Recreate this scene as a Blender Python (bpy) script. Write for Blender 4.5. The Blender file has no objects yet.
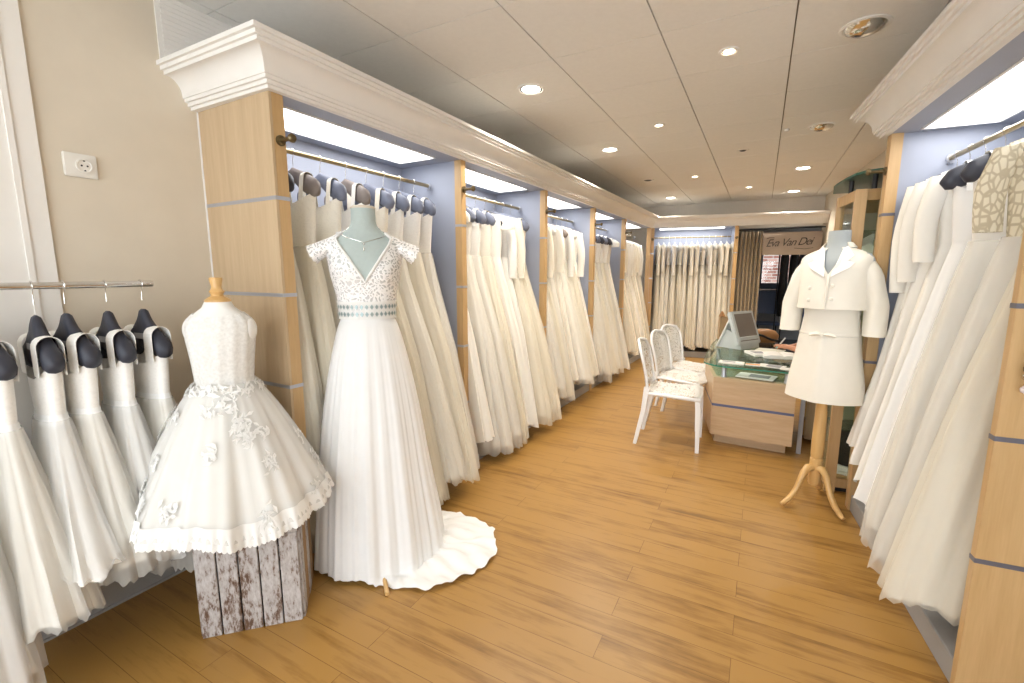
import bpy, bmesh, math, random
from mathutils import Vector, Matrix, Euler
R = math.radians; PI = math.pi
S = bpy.context.scene; C = S.collection
rnd = random.Random(11)

# ------------------------------------------------------------------ materials
def nt(name):
    m = bpy.data.materials.new(name); m.use_nodes = True
    t = m.node_tree; t.nodes.clear(); o = t.nodes.new('ShaderNodeOutputMaterial')
    return m, t, o
def ramp(t, src, stops):
    r = t.nodes.new('ShaderNodeValToRGB'); e = r.color_ramp.elements
    while len(e) < len(stops): e.new(0.5)
    for i, (p, c) in enumerate(stops): e[i].position = p; e[i].color = (*c, 1) if len(c) == 3 else c
    t.links.new(src, r.inputs[0]); return r
def coords(t, scale=(1, 1, 1), kind='Object', rot=(0, 0, 0)):
    c = t.nodes.new('ShaderNodeTexCoord'); mp = t.nodes.new('ShaderNodeMapping')
    mp.inputs['Scale'].default_value = scale; mp.inputs['Rotation'].default_value = rot
    t.links.new(c.outputs[kind], mp.inputs[0]); return mp.outputs[0]
def noise(t, v, scale, detail=3, rough=.5):
    n = t.nodes.new('ShaderNodeTexNoise'); n.inputs['Scale'].default_value = scale
    n.inputs['Detail'].default_value = detail; n.inputs['Roughness'].default_value = rough
    t.links.new(v, n.inputs['Vector']); return n
def bump(t, h, bs, strength=.2, dist=.002):
    b = t.nodes.new('ShaderNodeBump'); b.inputs['Strength'].default_value = strength; b.inputs['Distance'].default_value = dist
    t.links.new(h, b.inputs['Height']); t.links.new(b.outputs[0], bs.inputs['Normal'])
def plain(name, col, rough=.5, metal=0, var=.06, nscale=8, bumps=0, spec=.5, coat=0):
    m, t, o = nt(name); b = t.nodes.new('ShaderNodeBsdfPrincipled')
    b.inputs['Roughness'].default_value = rough; b.inputs['Metallic'].default_value = metal
    b.inputs['Specular IOR Level'].default_value = spec; b.inputs['Coat Weight'].default_value = coat
    n = noise(t, coords(t), nscale)
    r = ramp(t, n.outputs['Fac'], [(.3, [c*(1-var) for c in col]), (.7, [min(1, c*(1+var)) for c in col])])
    t.links.new(r.outputs[0], b.inputs['Base Color'])
    if bumps: bump(t, n.outputs['Fac'], b, bumps)
    t.links.new(b.outputs[0], o.inputs[0]); return m
def woodm(name, c1, c2, axis='z', rough=.38):
    m, t, o = nt(name); b = t.nodes.new('ShaderNodeBsdfPrincipled')
    sc = {'z': (14, 14, .9), 'y': (14, .9, 14), 'x': (.9, 14, 14)}[axis]
    v = coords(t, sc); n = noise(t, v, 2.2, 6, .6); n2 = noise(t, coords(t, [s*4 for s in sc]), 3, 3)
    mx = t.nodes.new('ShaderNodeMath'); mx.operation = 'MULTIPLY_ADD'; mx.inputs[1].default_value = .35
    t.links.new(n2.outputs['Fac'], mx.inputs[0]); t.links.new(n.outputs['Fac'], mx.inputs[2])
    r = ramp(t, mx.outputs[0], [(.45, c1), (.9, c2)]); t.links.new(r.outputs[0], b.inputs['Base Color'])
    b.inputs['Roughness'].default_value = rough
    t.links.new(b.outputs[0], o.inputs[0]); return m
def fabric(name, col, transl=.25, alpha=1.0, rough=.8, nscale=14, sheen=.2, col2=None):
    m, t, o = nt(name); b = t.nodes.new('ShaderNodeBsdfPrincipled')
    b.inputs['Roughness'].default_value = rough; b.inputs['Sheen Weight'].default_value = sheen
    b.inputs['Specular IOR Level'].default_value = .25
    n = noise(t, coords(t), nscale, 2)
    r = ramp(t, n.outputs['Fac'], [(.35, [c*.985 for c in col]), (.65, col2 or col)])
    t.links.new(r.outputs[0], b.inputs['Base Color'])
    tr = t.nodes.new('ShaderNodeBsdfTranslucent'); t.links.new(r.outputs[0], tr.inputs['Color'])
    mx = t.nodes.new('ShaderNodeMixShader'); mx.inputs[0].default_value = transl
    t.links.new(b.outputs[0], mx.inputs[1]); t.links.new(tr.outputs[0], mx.inputs[2]); out = mx.outputs[0]
    if alpha < 1:
        tp = t.nodes.new('ShaderNodeBsdfTransparent'); m2 = t.nodes.new('ShaderNodeMixShader'); m2.inputs[0].default_value = alpha
        t.links.new(tp.outputs[0], m2.inputs[1]); t.links.new(out, m2.inputs[2]); out = m2.outputs[0]
    t.links.new(out, o.inputs[0]); return m
def lace(name, col, scale, lo, hi, amin=.25, smooth=False, rough=.6):
    """openwork: voronoi cells, solid along the threads, see-through in the eyes"""
    m, t, o = nt(name); b = t.nodes.new('ShaderNodeBsdfPrincipled')
    b.inputs['Base Color'].default_value = (*col, 1); b.inputs['Roughness'].default_value = rough
    b.inputs['Specular IOR Level'].default_value = .3
    v = t.nodes.new('ShaderNodeTexVoronoi'); v.feature = 'DISTANCE_TO_EDGE'; v.inputs['Scale'].default_value = scale
    cv = coords(t); nz = noise(t, cv, scale*.35, 2)
    ad = t.nodes.new('ShaderNodeMixRGB'); ad.inputs[0].default_value = .06; t.links.new(cv, ad.inputs[1]); t.links.new(nz.outputs['Color'], ad.inputs[2])
    t.links.new(ad.outputs[0], v.inputs['Vector'])
    g = amin
    r = ramp(t, v.outputs['Distance'], [(lo, (1, 1, 1)), (hi, (g, g, g))])
    tp = t.nodes.new('ShaderNodeBsdfTransparent'); mx = t.nodes.new('ShaderNodeMixShader')
    t.links.new(r.outputs[0], mx.inputs[0]); t.links.new(tp.outputs[0], mx.inputs[1]); t.links.new(b.outputs[0], mx.inputs[2])
    t.links.new(mx.outputs[0], o.inputs[0]); return m
def emis(name, col, s):
    m, t, o = nt(name); e = t.nodes.new('ShaderNodeEmission'); e.inputs[0].default_value = (*col, 1); e.inputs[1].default_value = s
    t.links.new(e.outputs[0], o.inputs[0]); return m
def glassm(name, tint, gl=.12, rough=.03):
    m, t, o = nt(name); tp = t.nodes.new('ShaderNodeBsdfTransparent'); tp.inputs[0].default_value = (*tint, 1)
    g = t.nodes.new('ShaderNodeBsdfGlossy'); g.inputs['Roughness'].default_value = rough
    lw = t.nodes.new('ShaderNodeLayerWeight'); lw.inputs[0].default_value = .5
    pw = t.nodes.new('ShaderNodeMath'); pw.operation = 'POWER'; pw.inputs[1].default_value = 4; t.links.new(lw.outputs['Facing'], pw.inputs[0])
    f = t.nodes.new('ShaderNodeMath'); f.operation = 'MULTIPLY_ADD'; f.inputs[1].default_value = .45; f.inputs[2].default_value = .04; t.links.new(pw.outputs[0], f.inputs[0])
    mx = t.nodes.new('ShaderNodeMixShader'); t.links.new(f.outputs[0], mx.inputs[0])
    t.links.new(tp.outputs[0], mx.inputs[1]); t.links.new(g.outputs[0], mx.inputs[2]); t.links.new(mx.outputs[0], o.inputs[0]); return m

def floor_mat():
    m, t, o = nt('oak_floor'); b = t.nodes.new('ShaderNodeBsdfPrincipled'); v = coords(t)
    br = t.nodes.new('ShaderNodeTexBrick'); br.offset = .37; br.inputs['Scale'].default_value = 1
    br.inputs['Brick Width'].default_value = 1.25; br.inputs['Row Height'].default_value = .125
    br.inputs['Mortar Size'].default_value = .0012; br.inputs['Mortar Smooth'].default_value = .2
    br.inputs['Color1'].default_value = (.37, .37, .37, 1); br.inputs['Color2'].default_value = (.63, .63, .63, 1)
    br.inputs['Mortar'].default_value = (.5, .5, .5, 1); t.links.new(v, br.inputs['Vector'])
    sep = t.nodes.new('ShaderNodeVectorMath'); sep.operation = 'MULTIPLY_ADD'; sep.inputs[1].default_value = (1.1, 13, 1)
    t.links.new(v, sep.inputs[0]); t.links.new(br.outputs['Color'], sep.inputs[2])
    ms = t.nodes.new('ShaderNodeVectorMath'); ms.operation = 'SCALE'; ms.inputs['Scale'].default_value = 23
    t.links.new(br.outputs['Color'], ms.inputs[0]); t.links.new(ms.outputs[0], sep.inputs[2])
    n1 = noise(t, sep.outputs[0], 1.6, 7, .62)
    v2 = t.nodes.new('ShaderNodeVectorMath'); v2.operation = 'MULTIPLY'; v2.inputs[1].default_value = (2.2, 5, 1); t.links.new(v, v2.inputs[0])
    n2 = noise(t, v2.outputs[0], 1.8, 4, .6)
    a = t.nodes.new('ShaderNodeMath'); a.operation = 'MULTIPLY_ADD'; a.inputs[1].default_value = .45
    t.links.new(n2.outputs['Fac'], a.inputs[0]); t.links.new(n1.outputs['Fac'], a.inputs[2])
    a2 = t.nodes.new('ShaderNodeMath'); a2.operation = 'MULTIPLY_ADD'; a2.inputs[1].default_value = .55
    sx = t.nodes.new('ShaderNodeSeparateColor'); t.links.new(br.outputs['Color'], sx.inputs[0])
    t.links.new(sx.outputs[0], a2.inputs[0]); t.links.new(a.outputs[0], a2.inputs[2])
    r = ramp(t, a2.outputs[0], [(.60, (.10, .045, .010)), (.84, (.30, .150, .034)), (1.0, (.41, .222, .058)), (1.0, (.41, .222, .058))])
    dk = t.nodes.new('ShaderNodeMixRGB'); dk.blend_type = 'MULTIPLY'; dk.inputs[2].default_value = (.5, .42, .35, 1)
    t.links.new(br.outputs['Fac'], dk.inputs[0]); t.links.new(r.outputs[0], dk.inputs[1])
    t.links.new(dk.outputs[0], b.inputs['Base Color']); b.inputs['Roughness'].default_value = .34
    b.inputs['Specular IOR Level'].default_value = .45
    bump(t, a2.outputs[0], b, .12, .002); t.links.new(b.outputs[0], o.inputs[0]); return m
def crate_mat():
    m, t, o = nt('flaking_paint'); b = t.nodes.new('ShaderNodeBsdfPrincipled'); v = coords(t, (1, 1, .35))
    n = noise(t, v, 75, 6, .7); n2 = noise(t, coords(t, (1, 1, .3)), 9, 4)
    a = t.nodes.new('ShaderNodeMath'); a.operation = 'MULTIPLY_ADD'; a.inputs[1].default_value = .6
    t.links.new(n2.outputs['Fac'], a.inputs[0]); t.links.new(n.outputs['Fac'], a.inputs[2])
    r = ramp(t, a.outputs[0], [(.66, (.12, .065, .04)), (.74, (.24, .18, .15)), (.80, (.42, .38, .36)), (.98, (.56, .53, .52))])
    t.links.new(r.outputs[0], b.inputs['Base Color']); b.inputs['Roughness'].default_value = .85
    bump(t, a.outputs[0], b, .5, .003); t.links.new(b.outputs[0], o.inputs[0]); return m
def brick_mat():
    m, t, o = nt('old_brick'); b = t.nodes.new('ShaderNodeBsdfPrincipled')
    br = t.nodes.new('ShaderNodeTexBrick'); br.inputs['Scale'].default_value = 1
    br.inputs['Brick Width'].default_value = .22; br.inputs['Row Height'].default_value = .075; br.inputs['Mortar Size'].default_value = .008
    br.inputs['Color1'].default_value = (.20, .07, .055, 1); br.inputs['Color2'].default_value = (.38, .22, .19, 1); br.inputs['Mortar'].default_value = (.38, .35, .34, 1)
    t.links.new(coords(t, rot=(R(90), 0, 0)), br.inputs['Vector']); t.links.new(br.outputs[0], b.inputs['Base Color'])
    b.inputs['Roughness'].default_value = .9; t.links.new(b.outputs[0], o.inputs[0]); return m
def leaf_lace():
    m, t, o = nt('leaf_lace'); b = t.nodes.new('ShaderNodeBsdfPrincipled')
    v = t.nodes.new('ShaderNodeTexVoronoi'); v.feature = 'DISTANCE_TO_EDGE'; v.inputs['Scale'].default_value = 50
    t.links.new(coords(t, (1, 1, .55), rot=(.5, .3, .2)), v.inputs['Vector'])
    r = ramp(t, v.outputs['Distance'], [(.08, (.60, .53, .38)), (.16, (.85, .79, .63))])
    t.links.new(r.outputs[0], b.inputs['Base Color']); b.inputs['Roughness'].default_value = .8
    bump(t, v.outputs['Distance'], b, .5, .006); t.links.new(b.outputs[0], o.inputs[0]); return m

WALLC = plain('cream_wall_paint', (.70, .625, .51), .7, var=.02)
WALLD = plain('white_wall_paint', (.74, .69, .62), .7, var=.02)
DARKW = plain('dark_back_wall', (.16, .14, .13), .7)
CEIL = plain('ceiling_tile', (.85, .825, .78), .85, var=.015, nscale=40)
CGAP = plain('ceiling_groove', (.36, .30, .23), .8)
FLOOR = floor_mat()
BFLOOR = plain('slate_floor', (.09, .11, .17), .16, var=.3, nscale=1.2)
WHITE = plain('white_gloss_paint', (.84, .81, .765), .65, var=.015)
TRIMW = plain('white_trim', (.86, .86, .86), .4, var=.01)
WOOD = woodm('beech_veneer', (.50, .355, .21), (.60, .45, .285))
WOODX = woodm('beech_veneer_across', (.50, .335, .19), (.60, .43, .265), 'x')
WOODE = woodm('beech_edge', (.52, .33, .145), (.62, .41, .20))
TURN = woodm('turned_beech', (.62, .36, .13), (.74, .48, .20), rough=.3)
BLUEG = plain('lavender_grey_lining', (.37, .40, .49), .6, var=.02)
GREY = plain('grey_plinth', (.36, .35, .34), .5, var=.03)
STEEL = plain('brushed_strip', (.50, .52, .58), .3, .6, var=.04)
CHROME = plain('chrome', (.75, .74, .72), .15, 1, var=.02)
BRONZE = plain('dark_bronze', (.16, .12, .06), .35, .8)
RAILM = plain('aged_brass', (.42, .34, .20), .28, .9, var=.08)
DSTRIP = plain('dark_strip', (.16, .16, .2), .4, .3)
PANEL = emis('light_panel', (1, .985, .97), 8)
LAMPW = emis('warm_lamp', (1, .82, .58), 30)
LAMPC = emis('clear_lamp', (1, .95, .86), 30)
NAVY = plain('charcoal_satin', (.035, .038, .055), .5, var=.15)
SLATE = plain('slate_blue_satin', (.16, .18, .25), .5, var=.1)
TAUPE = plain('taupe_padding', (.24, .20, .18), .6, var=.1)
CLEARW = plain('white_hanger', (.8, .79, .76), .4)
BLACK = plain('black_plastic', (.02, .02, .022), .4)
BLACKF = plain('black_cloth', (.018, .017, .018), .85, var=.3, nscale=20)
IV = [fabric('ivory_satin', (.95, .92, .855), .06, rough=.45, sheen=0), fabric('cream_chiffon', (.955, .91, .81), .15),
      fabric('white_satin', (.95, .945, .93), .06, rough=.5, sheen=0), fabric('champagne_satin', (.94, .87, .72), .12),
      fabric('pale_ivory', (.955, .93, .88), .15)]
TUL = [fabric('ivory_tulle', (.96, .935, .87), .3, .42), fabric('cream_tulle', (.96, .91, .79), .3, .45), fabric('white_tulle', (.96, .955, .94), .3, .42)]
LACEW = lace('white_lace', (.93, .91, .87), 80, .10, .3, .95)
LACEC = lace('cream_lace', (.92, .87, .76), 60, .10, .3, .95)
BRIDAL = lace('beaded_lace', (.93, .92, .91), 60, .12, .20, .52)
CHIFF = fabric('white_chiffon', (.94, .935, .925), .08, rough=.7)
GIRLT = fabric('girl_tulle', (.95, .935, .90), .2, .70)
GIRLI = fabric('girl_lining', (.95, .93, .89), .08)
APPL = fabric('white_applique', (.92, .91, .885), .1)
SUITF = fabric('ivory_shantung', (.90, .865, .78), .05, rough=.4, sheen=.1, nscale=25)
DUCK = plain('duck_egg_jersey', (.46, .53, .51), .8, var=.03, nscale=60)
GREYM = plain('grey_jersey', (.40, .44, .46), .8, var=.03)
WHITEM = plain('white_jersey', (.85, .83, .79), .8, var=.02)
CAPM = plain('beige_cap', (.70, .62, .50), .7)
LEAF = leaf_lace()
CRATE = crate_mat()
CHAIRL = lace('pierced_white_plastic', (.88, .87, .85), 44, .135, .155, 0.0, rough=.35)
CHAIRW = plain('white_plastic', (.86, .86, .87), .3, var=.01)
GLASS = glassm('green_glass', (.86, .95, .92)); GEDGE = plain('glass_edge', (.03, .20, .14), .15)
CLEAR = glassm('clear_glass', (.93, .95, .92))
DKGLASS = plain('dark_green_glass', (.035, .13, .10), .35, spec=.3)
CURT = fabric('taupe_curtain', (.43, .34, .225), .05, rough=.8)
PAPER = plain('paper', (.82, .81, .78), .7); PAPERY = plain('cream_paper', (.72, .72, .62), .8)
INK = plain('grey_print', (.30, .30, .32), .7); ORANGE = plain('orange_print', (.75, .28, .04), .6); TEAL = plain('teal_plastic', (.12, .50, .52), .4)
MON = plain('monitor_grey', (.52, .55, .55), .4); SCREEN = plain('monitor_screen', (.20, .17, .15), .2)
SKIN = plain('skin', (.58, .27, .16), .5, var=.05, nscale=14); HAIR = plain('brown_hair', (.08, .04, .02), .5, var=.3, nscale=50)
TAN = plain('tan_leather', (.32, .15, .05), .5, var=.1); BANNER = plain('taupe_banner', (.45, .37, .305), .8, var=.05)
DBLUE = plain('blue_grey_upholstery', (.10, .14, .24), .5); WFRAME = plain('window_frame_grey', (.12, .15, .22), .4)
SILVER = plain('silver', (.7, .68, .64), .2, 1); SOCK = plain('socket_plastic', (.80, .77, .71), .35); PALEG = plain('pale_green_box', (.42, .50, .42), .6)
BRICK = brick_mat(); PINKB = plain('pale_bead', (.75, .66, .66), .3)

# ------------------------------------------------------------------ mesh helpers
def part(name, bm, mat, parent=None, smooth=None, recalc=True):
    if recalc: bmesh.ops.recalc_face_normals(bm, faces=bm.faces)
    me = bpy.data.meshes.new(name); bm.to_mesh(me); bm.free()
    for m in (mat if isinstance(mat, (list, tuple)) else [mat]): me.materials.append(m)
    if smooth is not None:
        for p in me.polygons: p.use_smooth = True
        me.set_sharp_from_angle(angle=R(smooth))
    o = bpy.data.objects.new(name, me); C.objects.link(o)
    if parent: o.parent = parent
    return o
def tag(o, label, cat, group=None, kind=None):
    o['label'] = label; o['category'] = cat
    if group: o['group'] = group
    if kind: o['kind'] = kind
    return o
def thing(name, label, cat, loc=(0, 0, 0), rz=0, group=None):
    o = bpy.data.objects.new(name, None); o.empty_display_size = .1; C.objects.link(o)
    o.location = loc; o.rotation_euler = (0, 0, rz); return tag(o, label, cat, group)
def struct(name, bm, mat, smooth=None, label=None):
    o = part(name, bm, mat, None, smooth); o['kind'] = 'structure'
    if label: o['label'] = label
    return o
def B(): return bmesh.new()
def box(bm, x0, x1, y0, y1, z0, z1, M=None, bev=0):
    r = bmesh.ops.create_cube(bm, size=1)['verts']
    for v in r:
        v.co = Vector((x0+(v.co.x+.5)*(x1-x0), y0+(v.co.y+.5)*(y1-y0), z0+(v.co.z+.5)*(z1-z0)))
    if bev:
        es = list({e for v in r for e in v.link_edges})
        q = bmesh.ops.bevel(bm, geom=es, offset=bev, segments=2, affect='EDGES')
        r = list({v for f in q['faces'] for v in f.verts} | {v for v in r if v.is_valid})
    if M is not None:
        for v in r: v.co = M @ v.co
    return bm
def loft(bm, rings, cap0=True, cap1=True, closed=True, mi=0):
    rv = [[bm.verts.new(p) for p in r] for r in rings]; n = len(rings[0])
    for a, b in zip(rv, rv[1:]):
        for i in range(n if closed else n-1):
            j = (i+1) % n
            f = bm.faces.new((a[i], a[j], b[j], b[i])); f.material_index = mi
    if closed and cap0: bm.faces.new(rv[0][::-1]).material_index = mi
    if closed and cap1: bm.faces.new(rv[-1]).material_index = mi
    return bm
def tube(bm, path, r, n=8, cap=True):
    path = [Vector(p) for p in path]; rings = []; up = None
    for i, p in enumerate(path):
        d = (path[min(i+1, len(path)-1)] - path[max(i-1, 0)]).normalized()
        if up is None: up = Vector((0, 0, 1)) if abs(d.z) < .9 else Vector((1, 0, 0))
        s = d.cross(up).normalized(); u = s.cross(d).normalized(); up = u
        rr = r[i] if isinstance(r, (list, tuple)) else r
        rings.append([p + s*math.cos(2*PI*k/n)*rr + u*math.sin(2*PI*k/n)*rr for k in range(n)])
    return loft(bm, rings, cap, cap)
def lathe(bm, prof, n=24, c=(0, 0), M=None, cap=True):
    rings = [[Vector((c[0]+r*math.cos(2*PI*k/n), c[1]+r*math.sin(2*PI*k/n), z)) for k in range(n)] for r, z in prof]
    if M is not None: rings = [[M @ p for p in r] for r in rings]
    return loft(bm, rings, cap, cap)
def prism(bm, pts, z0, z1):
    return loft(bm, [[Vector((x, y, z0)) for x, y in pts], [Vector((x, y, z1)) for x, y in pts]])
def lerp(a, b, t): return a+(b-a)*t
def interp(tab, t):
    if t <= tab[0][0]: return tab[0][1:]
    for a, b in zip(tab, tab[1:]):
        if t <= b[0]:
            u = (t-a[0])/(b[0]-a[0]); u = u*u*(3-2*u) if False else u
            return tuple(lerp(p, q, u) for p, q in zip(a[1:], b[1:]))
    return tab[-1][1:]
def sstep(a, b, x):
    t = max(0, min(1, (x-a)/(b-a))); return t*t*(3-2*t)

# ------------------------------------------------------------------ the shell
CH = 2.66
bm = B(); box(bm, -2.6, 1.6, -1.7, 8.9, -.1, 0); struct('floor', bm, FLOOR)
bm = B(); box(bm, -1.3, 2.1, 8.9, 12, -.1, 0); struct('floor', bm, BFLOOR).name = 'floor.001'
# ceiling tiles: real grooves between them
bm = B(); gx, gy = .058, 2.60
for i in range(-5, 4):
    for j in range(-8, 12):
        x0, y0 = gx+i*.6, gy+j*.6
        if y0 > 9: continue
        box(bm, max(x0+.0035, -2.6), min(x0+.5965, 1.6), y0+.0027, min(y0+.5973, 9.2), CH, CH+.02)
tiles = struct('ceiling', bm, CEIL)
bm = B(); box(bm, -2.7, 1.7, -1.8, 9.3, CH+.02, CH+.1); box(bm, -1.3, 2.1, 9.1, 12, CH-.1, CH)
bp = part('ceiling_backing', bm, CGAP, tiles)
bm = B(); box(bm, -2.51, -2.41, -1.7, 9.3, 0, CH+.02); struct('wall_left', bm, WALLC)
bm = B(); box(bm, -2.51, -.47, 9.0, 9.1, 0, CH+.02); box(bm, -.47, 1.7, 9.0, 9.1, 2.2, CH+.02)
struct('wall_back', bm, WALLD)
bm = B(); box(bm, 1.6, 1.7, -1.7, 3.2, 0, CH+.02)
def rf(s, w, z=0):  # frame of the right hand unit: s toward the camera, w into the unit
    d = Vector((.085, -1, 0)).normalized(); n = Vector((1, .085, 0)).normalized()
    p = Vector((.565, 3.36, 0)) + d*s + n*w; return Vector((p.x, p.y, z))
RANG = math.atan(.085)
prism(bm, [(rf(.1, .60).x, rf(.1, .60).y), (1.7, 3.2), (1.7, 9.1), (.80, 9.1)], 0, CH+.02)
struct('wall_right', bm, WALLC)
# front of the shop behind the camera: piers, lintel and wide open display window
bm = B(); box(bm, -2.6, -2.2, -1.8, -1.7, 0, CH); box(bm, 1.3, 1.7, -1.8, -1.7, 0, CH); box(bm, -2.6, 1.7, -1.8, -1.7, 2.5, CH+.02); box(bm, -2.6, 1.7, -1.8, -1.7, 0, .25)
struct('wall_front', bm, WALLC)
bm = B()
for x in (-2.2, -1.03, .14, 1.26): box(bm, x, x+.05, -1.78, -1.72, .25, 2.5)
struct('window_2', bm, TRIMW)
# pilaster edge with bright strip and painted grey skirting on the left wall
bm = B(); box(bm, -2.41, -2.395, .30, .735, .3, CH); box(bm, -2.395, -2.388, .655, .672, .3, CH); struct('trim_3', bm, [WHITE])
bm = B(); box(bm, -2.41, -2.398, -1.7, 1.32, 0, .50); box(bm, -2.398, -2.392, -1.7, 1.32, 0, .012); struct('baseboard_left', bm, GREY)
# ventilation strip high on the wall above the cornice
bm = B()
box(bm, -2.41, -2.405, 1.18, 3.0, 2.37, 2.66)
for k in range(14): box(bm, -2.405, -2.401, 1.2, 2.9, 2.38+k*.02, 2.39+k*.02)
tag(part('vent_grille', bm, WHITE), 'white slatted air grille high on the left wall above the cornice', 'vent')
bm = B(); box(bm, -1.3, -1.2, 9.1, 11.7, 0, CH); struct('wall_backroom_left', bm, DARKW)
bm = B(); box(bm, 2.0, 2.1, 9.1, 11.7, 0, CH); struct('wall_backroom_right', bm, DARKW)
bm = B(); wx0, wx1, wz0, wz1 = -.25, .95, 1.18, 2.0
box(bm, -1.3, wx0, 11.6, 11.7, 0, CH); box(bm, wx1, 2.1, 11.6, 11.7, 0, CH); box(bm, wx0, wx1, 11.6, 11.7, 0, wz0); box(bm, wx0, wx1, 11.6, 11.7, wz1, CH)
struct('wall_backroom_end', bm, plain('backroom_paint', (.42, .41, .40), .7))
bm = B()
for a in ((wx0, wx0+.06, wz0, wz1), (wx1-.06, wx1, wz0, wz1), (-.08, 0, wz0, wz1), (wx0, wx1, wz0-.08, wz0+.04), (wx0, wx1, wz1-.06, wz1)): box(bm, a[0], a[1], 11.57, 11.63, a[2], a[3])
w1 = struct('window_1', bm, WFRAME)
bm = B(); box(bm, wx0, wx1, 11.6, 11.606, wz0, wz1); part('window_pane', bm, CLEAR, w1)
bm = B(); box(bm, -3, 5, 13.5, 13.8, -.5, 6); tag(part('brick_building', bm, BRICK), 'red brick wall of a building seen through the back room window', 'building')

# ------------------------------------------------------------------ cornices
PROF = [(0, 2.2), (.028, 2.2), (.028, 2.214), (.040, 2.214), (.040, 2.229), (.052, 2.229), (.052, 2.244)]
for k in range(0, 15):
    a = k/14*PI/2; PROF.append((.058+.058*(1-math.cos(a)), 2.244+.078*math.sin(a)))
PROF += [(.128, 2.322), (.128, 2.338), (.140, 2.338), (.140, 2.354), (.153, 2.354), (.153, 2.372), (0, 2.372)]
def cornice(name, path, side, label):
    rings = []; P = [Vector((x, y)) for x, y in path]
    for i, p in enumerate(P):
        ns = []
        if i > 0: d = (P[i]-P[i-1]).normalized(); ns.append(Vector((d.y, -d.x))*side)
        if i < len(P)-1: d = (P[i+1]-P[i]).normalized(); ns.append(Vector((d.y, -d.x))*side)
        n = ns[0] if len(ns) == 1 else (ns[0]+ns[1]).normalized()/max(.3, math.cos(ns[0].angle(ns[1])/2))
        rings.append([Vector((p.x+n.x*o, p.y+n.y*o, z)) for o, z in PROF])
    o = struct(name, loft(B(), rings), WHITE, None, label)
    return o
FA, FB = Vector((-1.715, 8.17)), Vector((-.43, 8.40))      # front line of the far unit
fd = (FB-FA).normalized()
FE = FA + fd*3.0
cornice('trim_1', [(-2.41, 1.318), (-1.862, 1.318), (-1.715, FA.y-.0), (FE.x, FE.y)], 1, 'white moulded cornice running along the left row of wardrobes')
q0, q1 = rf(-.02, 0), rf(2.35, 0); qb = rf(-.02, .56); qe = rf(2.35, .56)
cornice('trim_2', [(qe.x, qe.y), (q1.x, q1.y), (q0.x, q0.y), (qb.x, qb.y)], -1, 'white moulded cornice above the right hand wardrobe')

# ------------------------------------------------------------------ wardrobes
ZR = 2.05
STR = (1.77, 1.35, .93, .51, .09)
def peg_bm():
    bm = B(); M = Matrix.Rotation(R(90), 4, 'Y')
    lathe(bm, [(.022, 0), (.022, .008), (.010, .012), (.008, .045), (.008, .07), (.017, .073), (.019, .082), (.014, .09), (.004, .092)], 14, M=M)
    return bm
def bay(label, M, L, strip=None, far_end=True, end_panel=False, first=False, lightmargin=.09, D=.55, right_post=True, deep=0):
    """local: x 0 = front plane, x -D = back; y 0..L along the row; z up"""
    t = thing('wardrobe_unit', label, 'wardrobe', group=None); t.matrix_world = M; strip = strip or STEEL
    pw = .055
    # near side panel
    bm = B(); box(bm, -D, -.055, .012, .036, .1, 2.2); part('side_panel', bm, BLUEG, t)
    if first:
        bm = B(); box(bm, -D, 0, -.012, 0, .0, 2.2); ep = part('end_panel', bm, WOOD, t)
        bm = B(); box(bm, -D-.004, -D+.006, -.018, -.012, 0, 2.2); part('caulk_line', bm, TRIMW, ep)
        for z in STR[:4]:
            bm = B(); box(bm, -D+.004, .0015, -.0135, -.0, z-.008, z+.008); part('metal_strip', bm, strip, ep)
    bm = B(); box(bm, -.055, 0, 0, pw, 0, 2.2, bev=.0015); po = part('post', bm, WOODE, t)
    for z in STR[:4]:
        bm = B(); box(bm, -.056, .0015, -.0015, pw+.0015, z-.008, z+.008); part('metal_strip', bm, strip, po)
    pg = part('peg', peg_bm(), BRONZE, t, 40); pg.location = (0, .028, 2.01)
    bm = B(); box(bm, -D, -D+.015, .036, L+.012, .1, 2.2); part('back_panel', bm, BLUEG, t)
    bm = B(); box(bm, -D, -.01, .036, L+.0, 0, .10, bev=.003); part('plinth', bm, GREY, t)
    # soffit ring round the luminous panel
    x0, x1, y0, y1 = -D+.12, -.11, .036+lightmargin, L-lightmargin-.03
    bm = B()
    box(bm, -D, -.0, .0, y0, 2.2, 2.235); box(bm, -D, -.0, y1, L+.0, 2.2, 2.235)
    box(bm, -D, x0, y0, y1, 2.2, 2.235); box(bm, x1, -.0, y0, y1, 2.2, 2.235)
    part('soffit', bm, BLUEG, t)
    bm = B(); r_ = .012
    for a in ((x0, x1, y0, y0+r_), (x0, x1, y1-r_, y1), (x0, x0+r_, y0, y1), (x1-r_, x1, y0, y1)): box(bm, a[0], a[1], a[2], a[3], 2.194, 2.206)
    lf = part('light_frame', bm, TRIMW, t)
    bm = B(); box(bm, x0, x1, y0, y1, 2.208, 2.214); part('light_panel', bm, PANEL, lf)
    bm = B(); box(bm, -D, -.0, 0, L, 2.24, 2.26); part('light_block_cap', bm, WHITE, t)  # unseen cap, added to keep the panel's glow off the ceiling
    # rail
    bm = B(); tube(bm, [(-.27, .036, ZR), (-.27, L-.01, ZR)], .0125, 12); rl = part('rail', bm, RAILM, t, 40)
    for yy in (.045, L-.018):
        bm = B(); box(bm, -.285, -.255, yy-.006, yy+.006, ZR-.03, ZR+.02, bev=.003); lathe(bm, [(.02, -.004), (.02, .004)], 14, M=Matrix.Translation((-.27, yy, ZR)) @ Matrix.Rotation(R(90), 4, 'X')); part('rail_bracket', bm, STEEL, rl)
    return t
XF = -1.862
ROW = .021
ys = [1.32, 2.665, 3.985, 5.325, 6.61, 8.13]
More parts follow.
